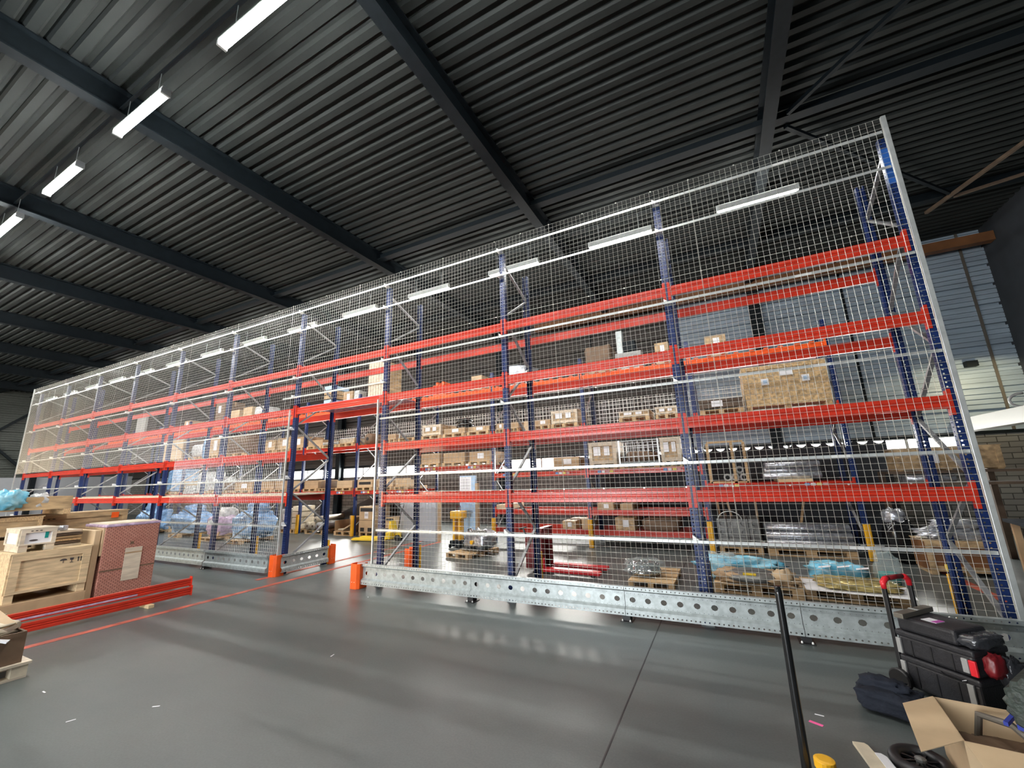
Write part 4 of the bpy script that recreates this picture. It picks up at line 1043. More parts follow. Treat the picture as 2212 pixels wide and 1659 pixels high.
# dark red stacker
t = thing('electric_stacker', (-3.45, 8.36, 0), math.radians(88), 'dark red stacker truck with low forks parked between the racks behind the mesh', 'stacker truck')
for s in (-1, 1):
    MB().box(-0.05+s*0.2-0.05, s*0.2+0.05, 0.02, 0.14, 0.05, 0.80).build('mast', 'dark_red', t, bevel=0.01)
MB().box(-0.28, 0.26, 0.15, 0.42, 0.06, 0.70).build('body', 'dark_red', t, bevel=0.04)
MB().box(-0.28, 0.26, 0.02, 0.14, 0.80, 0.86).build('crosshead', 'dark_red', t)
for s in (-1, 1):
    MB().box(s*0.24-0.09, s*0.24+0.09, -1.15, 0.02, 0.05, 0.12).build('fork', 'handle_red', t, bevel=0.02)
    MB().lathe([(0.05, -0.04), (0.05, 0.04)], (s*0.24, -1.0, 0.05), 14, 'x').build('roller', 'black', t)
MB().lathe([(0.10, -0.04), (0.10, 0.04)], (0, 0.3, 0.10), 16, 'x').build('drive_wheel', 'black', t)
MB().tube([(0, 0.42, 0.5), (0, 0.6, 0.82)], 0.02).tube([(-0.15, 0.6, 0.82), (0.15, 0.6, 0.82)], 0.018).build('tiller', 'black', t)
MB().tube([(-0.32, -0.02, 0.05), (-0.32, -0.02, 0.28), (-0.30, -0.02, 0.3)], 0.018).build('stand', 'handle_red', t)

# three pallets in front, behind the mesh
pallet(-1.35, 8.22, 0, 'floor pallet with a bare chrome flange, left of the three behind the guard rail', None)
pallet(0.235, 8.17, 0, 'floor pallet loaded with brown paper and blue film, middle of the three', None, math.radians(-4), (1.0, 1, 1))
p3 = pallet(1.46, 8.22, 0, 'pale floor pallet under gold film, right of the three behind the guard rail', None, math.radians(-3), (1.02, 1, 1))
for s, xx in ((3, -0.53), (3, 0.0)):
    mk = scribble(p3, xx, -0.404, 0.06, 0.05, 'ink_brown', s)
t = thing('chrome_flange', (-1.52, 8.12, 0.146), 0, 'shiny chrome flange wrapped in clear film on the left floor pallet', 'machine part')
MB().lathe([(0.27, 0), (0.29, 0.02), (0.29, 0.07), (0.22, 0.08), (0.19, 0.14), (0.19, 0.19), (0.10, 0.21), (0.10, 0.13)], (0, 0, 0), 32).build('disc', 'chrome', t, smooth=True)
for k in range(10):
    a = 2*PI*k/10; MB().lathe([(0.022, 0.07), (0.022, 0.16), (0.012, 0.17)], (0.25*math.cos(a), 0.25*math.sin(a), 0), 8).build('bolt', 'chrome', t)
blob('film', 'film_clear', (0.66, 0.62, 0.24), t, seed=5, rough=0.15, sq=0.7, n=28)
t = thing('paper_wrapped_plate', (0.2, 8.12, 0.146), math.radians(-6), 'crumpled brown paper wrapping dark metal rings on the middle floor pallet', 'load')
blob('paper', 'carton', (1.1, 0.72, 0.14), t, seed=51, rough=0.22, sq=0.6, n=40, freq=2.5)
MB().lathe([(0.36, 0.05), (0.40, 0.06), (0.40, 0.12), (0.30, 0.14), (0.26, 0.16)], (-0.02, -0.05, 0), 32).build('ring', 'cast', t, smooth=True)
blob('paper_fold', 'carton_light', (0.25, 0.18, 0.22), t, seed=52, rough=0.3, sq=0.9, n=24, loc=(0.42, -0.2, 0.02))
MB().box(-0.12, 0.06, -0.34, -0.30, 0.13, 0.17).build('yellow_part', 'yellow_bright', t)
t = thing('blue_film', (0.02, 8.86, 0.155), math.radians(-5), 'blue plastic film heap over the back of the middle floor pallet', 'plastic film')
blob('heap', 'film_cyan', (1.2, 0.36, 0.36), t, seed=61, rough=0.3, sq=0.7, n=44, freq=2.4, loc=(0, 0, -0.154))
blob('clear_part', 'film_clear', (0.6, 0.36, 0.42), t, seed=62, rough=0.25, sq=0.7, n=30, loc=(-0.3, -0.05, -0.154))
t = thing('gold_wrapped_sheets', (1.5, 8.12, 0.146), math.radians(-5), 'flat load wrapped in golden film on white paper, on the right floor pallet', 'load')
o = MB().add([(-0.62, -0.40, 0), (0.6, -0.42, 0), (0.62, 0.3, 0), (-0.66, 0.34, 0), (-0.62, -0.40, 0.004), (0.6, -0.42, 0.004), (0.62, 0.3, 0.004), (-0.66, 0.34, 0.004)], [(0,3,2,1),(4,5,6,7),(0,1,5,4),(1,2,6,5),(2,3,7,6),(3,0,4,7)]).build('paper_sheet', 'paper', t)
blob('film', 'film_gold', (0.95, 0.55, 0.12), t, seed=71, rough=0.18, sq=0.6, n=44, freq=3, loc=(0.02, -0.02, 0.006))
t = thing('blue_film', (1.45, 8.9, 0.0), 0, 'blue film and loose white papers heaped behind the golden load', 'plastic film')
blob('heap', 'film_cyan', (0.75, 0.36, 0.34), t, seed=81, rough=0.25, sq=0.7, n=36)
for k, (a, b, c_) in enumerate(((-0.2, -0.2, 0.3), (0.05, -0.18, 0.31), (0.3, -0.16, 0.29))):
    MB().bar((a-0.08, b, c_), (a+0.08, b-0.03, c_+0.03), 0.12, 0.004).build('paper', 'paper', t)
t = thing('clear_bag', (2.1, 8.9, 0.0), 0, 'clear plastic bag with teal content behind the golden load', 'bag')
blob('bag', 'film_clear', (0.35, 0.3, 0.55), t, seed=91, rough=0.15, sq=0.8, n=26)
blob('content', 'teal', (0.26, 0.22, 0.25), t, seed=92, rough=0.1, n=18)

# floor level of the rightmost far bay: castings and long foil rolls on pallets
for i, (p0, p1, lab) in enumerate(((1555, 1650, 'floor pallet carrying grey perforated castings under the far rack'), (1660, 1855, 'long floor pallet carrying foil wrapped tubes under the far rack'))):
    x0, x1 = span(p0, p1, 0.1, YC+0.1); pallet((x0+x1)/2, YC+0.5, 0, lab, None, 0, ((x1-x0)/1.2, 1, 1))
    if i == 0:
        t = thing('casting_block', ((x0+x1)/2, YC+0.5, 0.146), 0, 'grey cast blocks with round holes strapped on a pallet', 'castings'); w_ = x1-x0
        for r_ in range(3):
            for k in range(4):
                cx = -w_/2+w_*(k+0.5)/4; m_ = MB(); hh = 0.21
                m_.cell((cx, -0.36, 0.105+hh*r_), (1, 0, 0), (0, 0, 1), w_/4-0.012, hh-0.01, 0.055)
                m_.box(cx-w_/8+0.01, cx+w_/8-0.01, -0.30, 0.3, hh*r_+0.005, hh*(r_+1)-0.01)
                m_.build('block', 'cast', t)
        MB().tube([(-0.15+0.25*math.cos(a), -0.4, 0.6+0.2*math.sin(a)) for a in [PI*k/10 for k in range(11)]], 0.012).build('strap', 'galv_bar', t)
    else:
        t = thing('tube_bundle', ((x0+x1)/2, YC+0.5, 0.146), 0, 'bundle of long tubes in silver wrap on a floor pallet', 'tubes'); L = (x1-x0)/2
        for j in range(3):
            for k in range(4-j):
                MB().lathe([(0.07, -L), (0.095, -L+0.02), (0.095, L-0.02), (0.07, L)], (0, -0.3+0.2*k+0.1*j, 0.095+0.165*j), 16, 'x').build('tube', 'foil', t, smooth=True)
# standing planks in the rightmost far bay
for i, (px, m, lean) in enumerate(((1552, 'carton', 0.1), (1562, 'carton_dark', 0.15), (1572, 'carton', 0.2), (1637, 'carton_light', 0.0), (1752, 'pallet', -0.35))):
    x, _ = span(px, px+5, 0.7, YC+0.9)
    tag(MB().bar((x+lean, YC+0.97, 0.001), (x, YC+0.97, 1.40), 0.05, 0.02, (0, 1, 0)).build('plank', m), 'thin plank standing upright in the rightmost far bay, %s from the left' % ORD[i], 'plank', 'planks in the rightmost far bay')

# ---- stores beyond the right end of the racks
def boxpx(name, m, p0, p1, ytop, ybot, Y, d, label, cat, **k):
    z0 = aY((p0+p1)/2, ybot, Y).z; z1 = aY((p0+p1)/2, ytop, Y).z; x0, x1 = span(p0, p1, z0, Y)
    return x0, x1, z0, z1
t = thing('cantilever_shelf', (4.7, 11.9, 0), 0, 'dark steel shelf stand beyond the right end of the racks', 'shelf')
for xx in (-1.55, 0.2, 1.9):
    MB().box(xx-0.05, xx+0.05, 0.3, 0.4, 0, 1.75).build('post', 'wood_dark', t)
for zz in (1.46, 1.70): MB().box(-1.6, 2.2, -0.35, 0.29, zz, zz+0.05).build('shelf_board', 'wood_dark', t)
x0, x1 = span(1935, 2168, 1.85, 11.65)
crate(x0, x1, 11.62, 12.15, 1.752, 0.46, 'long orange brown timber crate with white sheet, beyond the right end of the rack', 'ply', 'ply', feet=0.03, sheets=((0.38, 0.6, 0.09, 0.55),))
rollset(1958, 2070, 1.512, 1, 'silver foil rolls on the stand beyond the right rack end', r_=0.085, Y=11.62)
t = thing('work_table', (5.0, 9.2, 0), math.radians(-8), 'dark grey table with pale wooden edge at the right border', 'table')
MB().box(-1.1, 1.1, -0.7, 0.7, 0.92, 0.97).build('top', 'wall_dark', t, bevel=0.005)
MB().box(-1.1, 1.1, -0.73, -0.701, 0.88, 0.97).build('edge', 'board_cream', t)
for sx in (-1, 1):
    for sy in (-1, 1): MB().box(sx*1.0-0.04, sx*1.0+0.04, sy*0.6-0.04, sy*0.6+0.04, 0, 0.92).build('leg', 'carton', t)
carton(4.3, 4.9, 9.0, 9.55, 0.0, 0.62, 'brown carton on the floor under the dark table', 'carton', sheets=())
carton(5.05, 5.6, 8.7, 9.4, 0.0, 0.75, 'orange brown carton under the dark table at the right border', 'rust', sheets=((0.3, 0.5, 0.2, 0.3),))
crate(3.0, 4.0, 10.2, 10.8, 0, 0.55, 'low brown timber crate behind the right rack end', 'rust', 'ply', feet=0.06)
t = thing('foil_pile', (3.5, 10.5, 0.567), 0, 'loose silver foil lying on the low brown crate', 'foil')
blob('sheet', 'foil', (0.95, 0.5, 0.2), t, seed=7, rough=0.3, sq=0.8, n=36)
blob('sheet', 'foil', (0.7, 0.4, 0.14), t, seed=8, rough=0.3, sq=0.8, n=30, loc=(0.1, 0, 0.18))
x, y = 2.75, 11.0
t = thing('waste_bag', (2.95, 11.2, 0), 0, 'black waste bag topped with clear film behind the right rack end', 'bag')
blob('bag', 'black_shiny', (0.5, 0.45, 0.85), t, seed=15, rough=0.12, sq=0.7, n=28)
blob('top', 'foil', (0.36, 0.3, 0.3), t, seed=16, rough=0.3, sq=0.9, n=24, loc=(-0.03, 0, 0.72))

# ------------------------------------------------------------------ foreground left: crates, brick-print carton, loose beams
XF = -10.0
def xcrate(y0, y1, z0, z1, d, label, m='pine', mf='pine', legs=0.14, name='wooden_crate', open_top=False, xf=XF, slats=False):
    """crate whose main face looks along +x; origin at base centre"""
    t = thing(name, (xf-d/2, (y0+y1)/2, z0), 0, label, 'crate'); w_, h = (y1-y0)/2, z1-z0; e = 0.02
    if open_top:
        b_ = MB().box(-d/2, d/2, -w_, w_, legs, legs+0.02).box(d/2-0.02, d/2, -w_, w_, legs+0.02, h).box(-d/2, -d/2+0.02, -w_, w_, legs+0.02, h).box(-d/2+0.02, d/2-0.02, -w_, -w_+0.02, legs+0.02, h).box(-d/2+0.02, d/2-0.02, w_-0.02, w_, legs+0.02, h)
        b_.build('panel', m, t)
    else:
        MB().box(-d/2, d/2, -w_, w_, legs, h-0.02).build('panel', m, t)
        MB().box(-d/2-e, d/2+e, -w_-e, w_+e, h-0.02, h).build('lid', mf, t)
        b_ = MB(); bw = min(0.1, h*0.14)
        hh = h-0.02
        b_.box(d/2, d/2+e, -w_, w_, hh-bw, hh).box(d/2, d/2+e, -w_, w_, legs, legs+bw*0.4).box(d/2, d/2+e, -w_, -w_+bw, legs+bw*0.4, hh-bw).box(d/2, d/2+e, w_-bw, w_, legs+bw*0.4, hh-bw)
        b_.build('batten_frame', mf, t); b_ = MB()
        b_.box(-d/2, d/2, -w_-e, -w_, hh-bw, hh).box(-d/2, d/2, -w_-e, -w_, legs, legs+bw*0.4).box(-d/2, -d/2+bw, -w_-e, -w_, legs+bw*0.4, hh-bw).box(d/2-bw, d/2, -w_-e, -w_, legs+bw*0.4, hh-bw)
        b_.build('batten_frame', mf, t)
    for s in (-1, 0, 1) if (y1-y0) > 1.6 else (-1, 1):
        MB().box(-d/2, d/2, s*(w_-0.05)-0.05, s*(w_-0.05)+0.05, 0, legs).build('leg', mf, t)
    return t
# base boards under the pile
tag(MB().box(-11.1, -9.97, 1.2, 3.43, 0.0, 0.26).build('timber_slab', 'carton', bevel=0.01), 'brown timber base slab under the front pine crate on the left', 'board')
t = xcrate(2.50, 3.41, 0.262, 0.99, 0.85, 'pine crate with printed handling symbols, lowest front one of the left pile', legs=0.13)
# handling symbols: umbrella, glass, arrows on the +x face
w_ = 0.46; xs = 0.85/2+0.004; zc = 0.53
m_ = MB(); y = 0.13
m_.add([(xs, y-0.045, zc)]+[(xs, y+0.045*math.cos(a), zc+0.03*math.sin(a)) for a in [PI*k/8 for k in range(8, -1, -1)]], [tuple(range(10))]); m_.box(xs-0.002, xs, y-0.004, y+0.004, zc-0.04, zc)
y = 0.23; m_.add([(xs, y-0.025, zc+0.03), (xs, y+0.025, zc+0.03), (xs, y+0.02, zc-0.005), (xs, y-0.02, zc-0.005)], [(0, 1, 2, 3)]); m_.box(xs-0.002, xs, y-0.004, y+0.004, zc-0.035, zc); m_.box(xs-0.002, xs, y-0.02, y+0.02, zc-0.045, zc-0.037)
for y in (0.31, 0.345):
    m_.box(xs-0.002, xs, y-0.006, y+0.006, zc-0.04, zc+0.02); m_.add([(xs, y-0.014, zc+0.012), (xs, y+0.014, zc+0.012), (xs, y, zc+0.04)], [(0, 1, 2)])
m_.build('handling_symbols', 'ink', t)
t = xcrate(2.56, 2.96, 0.992, 1.35, 0.6, 'small whitish crate with green sticker on top of the pine crate', m='paper', mf='ply_pale', legs=0.10, xf=-10.08)
MB().box(0.305, 0.309, 0.07, 0.11, 0.19, 0.31).build('sticker', 'teal', t)
m_ = MB().add([(0.306, -0.05+0.05*math.cos(a), 0.17+0.013*math.sin(a)) for a in [2*PI*k/12 for k in range(12)]], [tuple(range(12))]); m_.build('print', 'ink', t)
for k in range(3): MB().box(0.3215, 0.324, -0.10+0.05*k, -0.075+0.05*k, 0.31, 0.322).build('print', 'ink', t)
t = xcrate(2.72, 4.02, 0.80, 1.40, 0.6, 'long plywood crate with an orange tag, behind the pine crate', m='ply', mf='ply', legs=0.02, xf=-11.6)
t.location.y += 0.42; t.location.z = 0.895
MB().box(0.322, 0.326, 0.38, 0.50, 0.45, 0.56).build('tag', 'orange', t)
for k in range(3): MB().box(0.321, 0.324, -0.62+0.07*k, -0.585+0.07*k, 0.50, 0.515).build('print', 'ink', t)
m_ = MB().add([(0.324, -0.55, 0.18), (0.324, -0.40, 0.23), (0.324, -0.50, 0.16)], [(0, 1, 2)]); m_.build('print', 'ink', t)
tag(MB().box(-12.2, -11.6, 3.1, 4.75, 0.0, 0.893).build('crate_base', 'carton_dark', bevel=0.01), 'dark brown carton block under the long plywood crate', 'box')
# slatted dark wood and metal parts between
t = thing('timber_stack', (-10.58, 3.16, 0.992), 0, 'short timber offcuts and silver tape piled behind the pine crate', 'timber')
for k in range(6): MB().box(-0.3, 0.28, -0.16+0.012*(k % 3), 0.20-0.01*(k % 2), 0.045*k, 0.045*k+0.034).build('offcut', ('ply_pale', 'wood_dark', 'pallet', 'ply', 'wood_dark', 'ply_pale')[k], t)
MB().lathe([(0.07, 0.27), (0.075, 0.28), (0.075, 0.34), (0.06, 0.345)], (0.18, -0.05, 0), 18).build('tape_roll', 'foil', t, smooth=True)
# open pallet boxes at top left
t = xcrate(2.36, 3.42, 1.50, 1.83, 1.0, 'open plywood tray with blue film hanging out, top of the left pile', m='ply', mf='pallet', legs=0.10, open_top=True, xf=-11.2)
t = xcrate(2.10, 3.10, 1.12, 1.495, 0.9, 'plywood box under the open tray at the top left', m='ply', mf='pallet', legs=0.06, xf=-11.3)
tag(MB().box(-12.2, -11.3, 1.6, 2.95, 0.0, 1.118).build('crate_base', 'carton', bevel=0.01), 'brown carton stack below the plywood box at the left border', 'box')
t = thing('blue_film', (-11.22, 2.60, 1.625), 0, 'turquoise film spilling over the open tray on the left', 'plastic film')
blob('heap', 'film_cyan', (0.34, 0.42, 0.33), t, seed=33, rough=0.3, sq=0.8, n=32, loc=(0, 0, 0))
t = thing('white_film', (-11.3, 3.0, 1.625), 0, 'white plastic crumple in the open tray on the left', 'plastic film')
blob('heap', 'film_white', (0.2, 0.26, 0.26), t, seed=34, rough=0.3, sq=0.8, n=22)
# brick-print carton
t = thing('printed_carton', (-10.42, 3.965, 0.0), 0, 'large brick pattern carton with white sheet wrapped in film, left side', 'box')
o = MB().box(-0.42, 0.42, -0.40, 0.40, 0.02, 1.28).build('body', 'brick_print', t, bevel=0.012)
MB().box(-0.44, 0.428, -0.408, 0.408, 1.255, 1.30).build('top_film', 'film_lilac', t, bevel=0.01)
MB().box(-0.40, 0.40, -0.37, 0.37, 1.301, 1.315).build('lid', 'board_cream', t)
MB().box(0.4205, 0.424, -0.40, 0.40, 0.50, 0.525).build('strap', 'carton_dark', t)
MB().box(0.424, 0.430, -0.08, 0.17, 0.30, 0.86).build('label_sheet', 'ply_pale', t)
MB().box(0.4305, 0.432, -0.08, 0.17, 0.76, 0.785).build('label_stripe', 'carton', t)
MB().box(0.4205, 0.424, -0.02, 0.03, 0.92, 0.97).build('print', 'carton_dark', t)
MB().box(-0.40, 0.40, -0.425, -0.401, 0.78, 1.25).build('side_board', 'carton_light', t)
tag(MB().box(-10.95, -10.05, 3.44, 3.53, 0.0, 1.22).build('standing_carton', 'carton_light', bevel=0.01), 'flat pale carton standing against the brick pattern carton', 'box')
# loose beams
def floor_beam(y0, y1, x, z, label, rz=0.0):
    t = thing('loose_beam', (x, (y0+y1)/2, z), rz, label, 'beam', 'loose red beams on the floor'); L = (y1-y0)/2; h = 0.12
    pf = [(-a, b) for a, b in beam_prof(h, 0.06)]
    MB().prism(pf, 'y', -L, L).build('beam_body', 'red', t, bevel=0.003)
    MB().box(-0.065, 0.02, L-0.006, L, -0.02, 0.15).build('connector', 'red', t)
    return t
floor_beam(0.4, 4.45, -8.76, 0.055, 'lower of two long red beams lying on the floor at left')
b2 = floor_beam(0.5, 4.45, -8.80, 0.198, 'upper of two long red beams stacked on the floor at left')
MB().box(0.0005, 0.003, -1.4, 1.2, 0.02, 0.045).build('film_strip', 'film_lilac', b2)
for i, y in enumerate((1.0, 3.83)):
    tag(MB().box(-8.95, -8.66, y-0.04, y+0.04, 0, 0.053).build('wood_block', 'wood_new', bevel=0.004), 'small wood block under the red beams, %s end' % ('near', 'far')[i], 'block', 'wood blocks under the loose beams')
# torn carton on pale pallet at the left border
t = thing('pallet', (-7.4, 1.42, 0), math.radians(0), 'worn pale pallet at the lower left border', 'pallet')
for x0 in (-0.5, -0.08, 0.36): MB().box(x0, x0+0.12, -0.62, 0.60, 0, 0.022).build('bottom_board', 'ply_pale', t)
for x0 in (-0.5, -0.08, 0.36):
    for y0 in (-0.6, 0.0, 0.48): MB().box(x0, x0+0.12, y0, y0+0.12, 0.022, 0.13).build('block', 'board_cream', t)
MB().box(-0.52, 0.5, -0.62, 0.62, 0.13, 0.155).build('deck', 'ply_pale', t)
t = thing('torn_carton', (-7.4, 1.42, 0.157), 0, 'torn dark brown carton with loose flap on the pale pallet, lower left', 'box')
m_ = MB().box(-0.45, 0.45, -0.55, 0.55, 0, 0.02).box(0.43, 0.45, -0.55, 0.55, 0.02, 0.30).box(-0.45, -0.43, -0.55, 0.55, 0.02, 0.3).box(-0.43, 0.43, 0.53, 0.55, 0.02, 0.30).box(-0.43, 0.43, -0.55, -0.53, 0.02, 0.3)
m_.build('body', 'carton_dark', t)
blob('packing', 'board_cream', (0.8, 0.95, 0.16), t, seed=21, rough=0.3, sq=0.6, n=28, loc=(0, 0, 0.24))
MB().add([(0.44, 0.10, 0.30), (0.30, 0.5, 0.36), (-0.1, 0.4, 0.52), (-0.1, -0.3, 0.50), (0.48, -0.5, 0.26), (0.44, 0.10, 0.31), (0.30, 0.5, 0.37), (-0.1, 0.4, 0.53), (-0.1, -0.3, 0.51), (0.48, -0.5, 0.27)],
         [(0, 1, 2, 3, 4), (9, 8, 7, 6, 5), (0, 5, 6, 1), (1, 6, 7, 2), (2, 7, 8, 3), (3, 8, 9, 4), (4, 9, 5, 0)]).build('flap', 'carton_light', t)
MB().bar((0.40, 0.30, 0.30), (0.47, 0.42, 0.24), 0.1, 0.02).build('label_sheet', 'paper', t)

# ------------------------------------------------------------------ foreground right
# tow bar of a pallet truck whose body is below the frame
t = thing('pallet_truck', (0.187, 3.0, 0), math.radians(20), 'upright black tow bar of a pallet truck at the lower right', 'pallet truck')
MB().tube([(0, 0, 0.22), (0, 0, 0.5), (0, 0, 1.2), (-0.002, 0, 1.24)], [0.026, 0.023, 0.019, 0.016], 14).build('tow_bar', 'black_shiny', t, smooth=True)
MB().box(-0.05, 0.05, -0.04, 0.04, 0.16, 0.30).build('yoke', 'black', t, bevel=0.01)
MB().box(-0.2, 0.2, -0.35, -0.1, 0.07, 0.2).build('chassis', 'yellow', t, bevel=0.02)
for s in (-0.06, 0.06): MB().lathe([(0.085, -0.025), (0.09, -0.02), (0.09, 0.02), (0.085, 0.025)], (s, 0, 0.09), 18, 'x').build('wheel', 'black', t)
for s in (-0.18, 0.18): MB().box(s-0.07, s+0.07, -1.45, -0.35, 0.05, 0.1).build('fork', 'yellow', t, bevel=0.01)
q = aZ(1782, 1650, 0.03)
tag(MB().lathe([(0.055, 0.0), (0.06, 0.01), (0.06, 0.055), (0.04, 0.06)], (0, 0, 0), 16).build('tape_measure', 'yellow', bevel=0.003, loc=(q.x, q.y, 0)), 'yellow round tool on the floor right of the tow bar', 'tool')
q = aZ(1763, 1563, 0); o = MB().box(-0.045, 0.045, -0.014, 0.014, 0, 0.002).build('pink_tape', 'pink', loc=(q.x, q.y, 0.0005)); o.rotation_euler = (0, 0, math.radians(-26)); tag(o, 'small bright pink tape strip on the floor', 'tape')
for i, (a, b) in enumerate(((95, 1495), (337, 1526), (153, 1557), (718, 1416), (795, 1290), (1775-5, 1545))):
    q = aZ(a, b, 0); o = MB().box(-0.03, 0.03, -0.006, 0.006, 0, 0.0015).build('paper_scrap', 'paper', loc=(q.x, q.y, 0.0005)); o.rotation_euler = (0, 0, 0.6*i)
    tag(o, ('thin white scrap on the floor near the pale pallet', 'tiny white scrap on the bare floor at left', 'tiny white scrap nearest to the lower left border', 'tiny white scrap in mid floor', 'tiny white scrap near the orange right cap', 'small white scrap near the pink tape')[i], 'scrap')

# tool case stack on a trolley
RZ = math.radians(-49)
CT = Vector((1.49, 5.05, 0))
t = thing('tool_trolley', CT, RZ, 'black tool case trolley with red tipped pull handle at the right border', 'tool trolley')
def shell(name, m, x0, x1, y0, y1, z0, z1, bev=0.025):
    return MB().box(x0, x1, y0, y1, z0, z1).build(name, m, t, bevel=bev, seg=3)
W2, D2 = 0.27, 0.20
shell('lower_case', 'case', -W2+0.01, W2-0.01, -D2+0.01, D2-0.01, 0.035, 0.25); shell('lower_lid', 'case', -W2, W2, -D2, D2, 0.235, 0.285, 0.015)
shell('middle_case', 'case', -W2+0.01, W2-0.01, -D2+0.01, D2-0.01, 0.288, 0.45); shell('middle_lid', 'case', -W2, W2, -D2, D2, 0.435, 0.485, 0.015)
shell('top_case', 'case', -W2+0.03, W2-0.09, -D2+0.01, D2-0.03, 0.487, 0.60)
for xx in (-0.16, -0.02, 0.12):
    MB().box(xx-0.005, xx+0.005, -D2+0.004, -D2+0.0095, 0.06, 0.22).build('rib', 'black', t)
    MB().box(xx-0.005, xx+0.005, -D2+0.004, -D2+0.0095, 0.30, 0.42).build('rib', 'black', t)
for zz, hh in ((0.07, 0.17), (0.30, 0.12)):
    MB().box(-W2+0.005, -W2+0.04, -D2-0.012, -D2+0.009, zz, zz+hh).build('latch', 'grey_plastic', t, bevel=0.004)
    MB().box(W2-0.085, W2-0.045, -D2-0.012, -D2+0.009, zz+0.02, zz+hh).build('latch', 'grey_plastic', t, bevel=0.004)
MB().box(W2-0.04, W2+0.005, -D2-0.014, -D2+0.009, 0.31, 0.42).build('latch_red', 'handle_red', t, bevel=0.006)
MB().tube([(0.03, -D2-0.002, 0.26), (0.05, -D2-0.02, 0.25), (0.17, -D2-0.02, 0.25), (0.19, -D2-0.002, 0.26)], 0.006).build('grip', 'black_shiny', t)
MB().box(-0.09, 0.02, -0.12, -0.02, 0.6005, 0.603).build('label_sheet', 'paper', t)
MB().box(-0.02, 0.02, -0.12, -0.02, 0.6035, 0.605).build('label_stripe', 'magenta', t)
for yy in (-0.165, 0.155):
    MB().box(-W2-0.05, -W2-0.015, yy-0.013, yy+0.013, 0.06, 0.84).build('handle_tube', 'black', t, bevel=0.006)
    MB().lathe([(0.075, -0.022), (0.085, -0.015), (0.085, 0.015), (0.075, 0.022)], (-W2-0.01, yy*1.38, 0.085), 20, 'y').build('wheel', 'black', t)
for y0, y1 in ((-0.165, -0.095), (0.155, 0.085)):
    MB().tube([(-W2-0.033, y0, 0.80), (-W2-0.036, y0*0.98+y1*0.02, 0.85), (-W2-0.036, (y0+y1)/2, 0.878), (-W2-0.036, y1, 0.885)], [0.021, 0.025, 0.025, 0.022], 10).build('handle_tip', 'handle_red', t, smooth=True)
MB().tube([(-W2-0.036, -0.095, 0.885), (-W2-0.036, 0.085, 0.885)], 0.021, 10).build('handle_grip', 'dark_red', t, smooth=True)
blob('film_cover', 'case_film', (0.20, 0.36, 0.09), t, seed=17, rough=0.15, sq=0.5, n=28, loc=(W2-0.07, -0.0, 0.487))
blob('red_cloth', 'dark_red', (0.08, 0.16, 0.16), t, seed=18, rough=0.2, sq=0.7, n=22, loc=(W2+0.05, -0.08, 0.31))
blob('dark_cloth', 'case_film', (0.10, 0.20, 0.24), t, seed=19, rough=0.2, sq=0.7, n=22, loc=(W2+0.07, 0.05, 0.2))
ax = Vector((math.cos(RZ), math.sin(RZ), 0)); ay = Vector((-math.sin(RZ), math.cos(RZ), 0))
o = thing('steel_profile', CT-ax*(W2-0.075)-ay*0.03+Vector((0, 0, 0.602)), RZ+PI/2+0.12, 'brown grey square steel profile lying across the top tool case', 'profile')
MB().box(-0.23, 0.23, -0.035, 0.035, 0, 0.04).build('bar', 'steel_bar', o, bevel=0.004)
MB().box(-0.01, 0.02, -0.036, 0.036, 0.0405, 0.043).build('tape', 'galv_bar', o)
# navy cloth bag
t = thing('cloth_bag', (0.94, 4.66, 0), math.radians(-25), 'crumpled navy cloth bag on the floor beside the tool cases', 'bag')
blob('body', 'navy_cloth', (0.40, 0.30, 0.16), t, seed=25, rough=0.16, sq=0.45, n=40, freq=1.8)
blob('fold', 'navy_cloth', (0.30, 0.16, 0.12), t, seed=26, rough=0.25, sq=0.7, n=30, freq=2.2, loc=(-0.02, 0.05, 0.10))
# open cardboard box near right border
t = thing('open_cardboard_box', (1.32, 3.90, 0), 0, 'open tan cardboard box with bent flaps at the lower right corner', 'box')
bh = 0.34; O = Vector((1.32, 3.90, 0))
BL, FL, FR, BR = [Vector(p) for p in ((-0.24, 0.27, 0), (-0.29, -0.28, 0), (0.24, -0.33, 0), (0.29, 0.22, 0))]
H = Vector((0, 0, bh)); m_ = MB()
for a, b in ((BL, FL), (FL, FR), (FR, BR), (BR, BL)):
    nrm = Vector((-(b-a).y, (b-a).x, 0)).normalized()*0.006
    m_.add([a, b, b+H, a+H, a+nrm, b+nrm, b+nrm+H, a+nrm+H], [(0,3,2,1),(4,5,6,7),(0,1,5,4),(1,2,6,5),(2,3,7,6),(3,0,4,7)])
m_.add([BL, FL, FR, BR], [(0, 1, 2, 3)])
m_.build('shell', 'carton_light', t)
def flap(a, b, c_, d_, name='flap'):
    a, b, c_, d_ = map(Vector, (a, b, c_, d_)); n_ = (b-a).cross(d_-a).normalized()*0.004
    MB().add([a, b, c_, d_, a+n_, b+n_, c_+n_, d_+n_], [(0,3,2,1),(4,5,6,7),(0,1,5,4),(1,2,6,5),(2,3,7,6),(3,0,4,7)]).build(name, 'carton_light', t)
flap(FL+H, BL+H, aZ(1950, 1520, bh-0.02)-O, aZ(1990, 1625, bh-0.02)-O)
flap(FL+H, FR+H, FR+H+Vector((0.0, -0.22, -0.06)), FL+H+Vector((0.02, -0.22, -0.06)))
flap(BR+H, BL+H, BL+H+Vector((0.02, -0.05, -0.2)), BR+H+Vector((0, -0.05, -0.2)))
MB().tube([(-0.10, 0.18, 0.10), (-0.07, 0.13, 0.33), (0.02, -0.02, 0.36), (0.08, -0.16, 0.30)], 0.02, 8).build('strap', 'steel_bar', t)
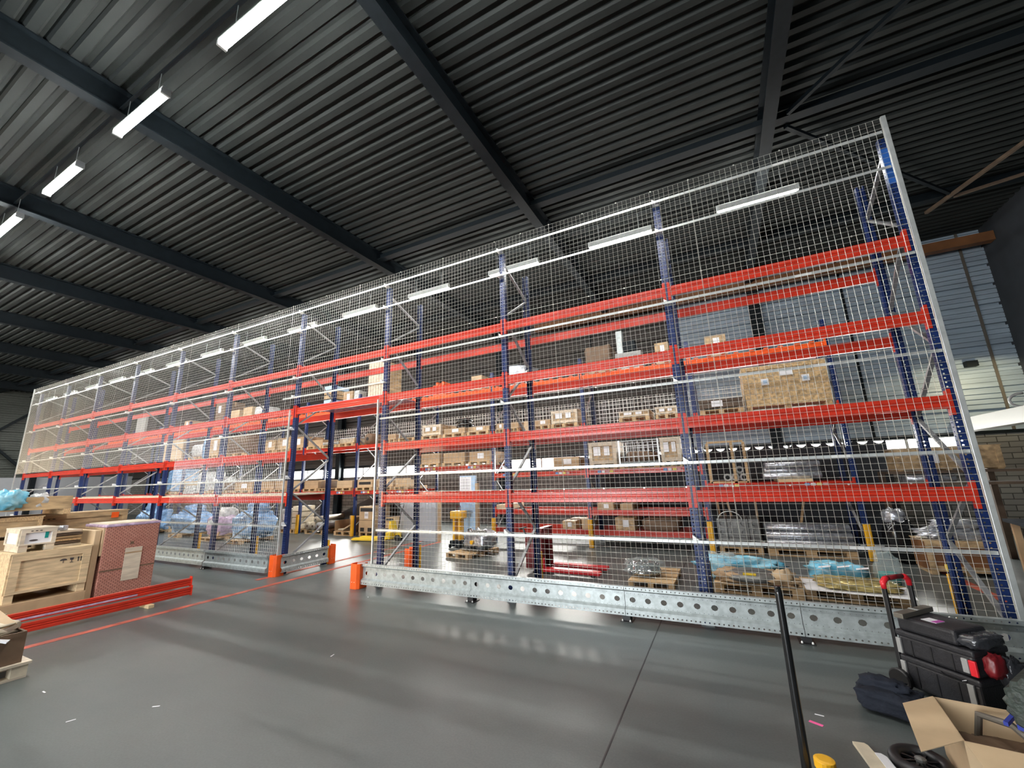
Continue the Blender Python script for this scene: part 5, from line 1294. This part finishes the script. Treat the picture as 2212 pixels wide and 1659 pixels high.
blob('contents', 'carton_dark', (0.4, 0.4, 0.2), t, seed=27, rough=0.2, n=24, loc=(0, 0, 0.01))
# ribbed dark green roll lying across the box
t = thing('ribbed_roll', (1.62, 3.93, 0.366), math.radians(56), 'dark green ribbed mat rolled up across the open cardboard box', 'roll')
m_ = MB(); n = 72; vs = []
for s_ in (-0.38, -0.36, 0.36, 0.38):
    for k in range(n):
        a = 2*PI*k/n; rr = (0.165+0.007*math.sin(a*18))*(1 if abs(s_) < 0.37 else 0.9); vs.append((s_, rr*math.cos(a), 0.172+rr*math.sin(a)))
fs = [(i*n+k, i*n+(k+1) % n, (i+1)*n+(k+1) % n, (i+1)*n+k) for i in range(3) for k in range(n)]+[tuple(range(n-1, -1, -1)), tuple(range(3*n, 4*n))]
m_.add(vs, fs); m_.build('mat', 'green_mat', t, smooth=False)
MB().box(-0.30, 0.30, 0.12, 0.155, 0.02, 0.07).bar((-0.3, 0.2, 0.03), (0.34, 0.2, 0.03), 0.02).build('strap', 'blue_strap', t)
MB().lathe([(0.012, 0), (0.012, 0.012)], (-0.1, 0.05, 0.335), 8).build('stud', 'paper', t)
# black spoked wheel lying between
t = thing('loose_wheel', (0.885, 3.93, 0.0), 0, 'black spoked wheel lying under the cardboard flap', 'wheel')
m_ = MB().tube([(0.13*math.cos(a), 0.13*math.sin(a), 0.035) for a in [2*PI*k/28 for k in range(28)]], 0.034, 10, closed=True); m_.build('tyre', 'black', t, smooth=True)
for k in range(8):
    a = 2*PI*k/8; MB().bar((0.02*math.cos(a), 0.02*math.sin(a), 0.04), (0.11*math.cos(a+0.25), 0.11*math.sin(a+0.25), 0.04), 0.012).build('spoke', 'black_shiny', t)
MB().lathe([(0.03, 0.0), (0.03, 0.06), (0.012, 0.07)], (0, 0, 0), 12).build('hub', 'cast', t)
t = thing('cut_board', (0.64, 3.84, 0.002), math.radians(8), 'pale board offcut with rounded corner at the bottom border', 'board')
MB().prism([(-0.055, -0.22), (0.06, -0.22), (0.06, 0.10), (0.035, 0.13), (0.03, 0.2), (0.015, 0.225), (-0.055, 0.225)], 'z', 0, 0.02).build('board', 'board_cream', t, bevel=0.003)
MB().prism([(0.03, -0.25), (0.085, -0.25), (0.085, 0.08), (0.065, 0.11), (0.03, 0.11)], 'z', 0.021, 0.026).build('paper', 'paper', t)
# warm flood lamp above the duct at the right end of the back wall
t = thing('flood_lamp', (6.6, 15.4, 4.6), 0, 'small warm flood lamp high at the right end of the back wall', 'lamp')
MB().box(-0.12, 0.12, 0.4, 0.59, -0.08, 0.08).build('housing', 'dark_steel', t)
l = bpy.data.lights.new('flood_light', 'SPOT'); l.energy = 42; l.color = (1.0, 0.82, 0.5); l.spot_size = math.radians(150); l.shadow_soft_size = 0.1
lo = bpy.data.objects.new('flood_light', l); C.objects.link(lo); lo.location = (6.5, 14.7, 4.1); lo.rotation_euler = (math.radians(45), 0, 0)
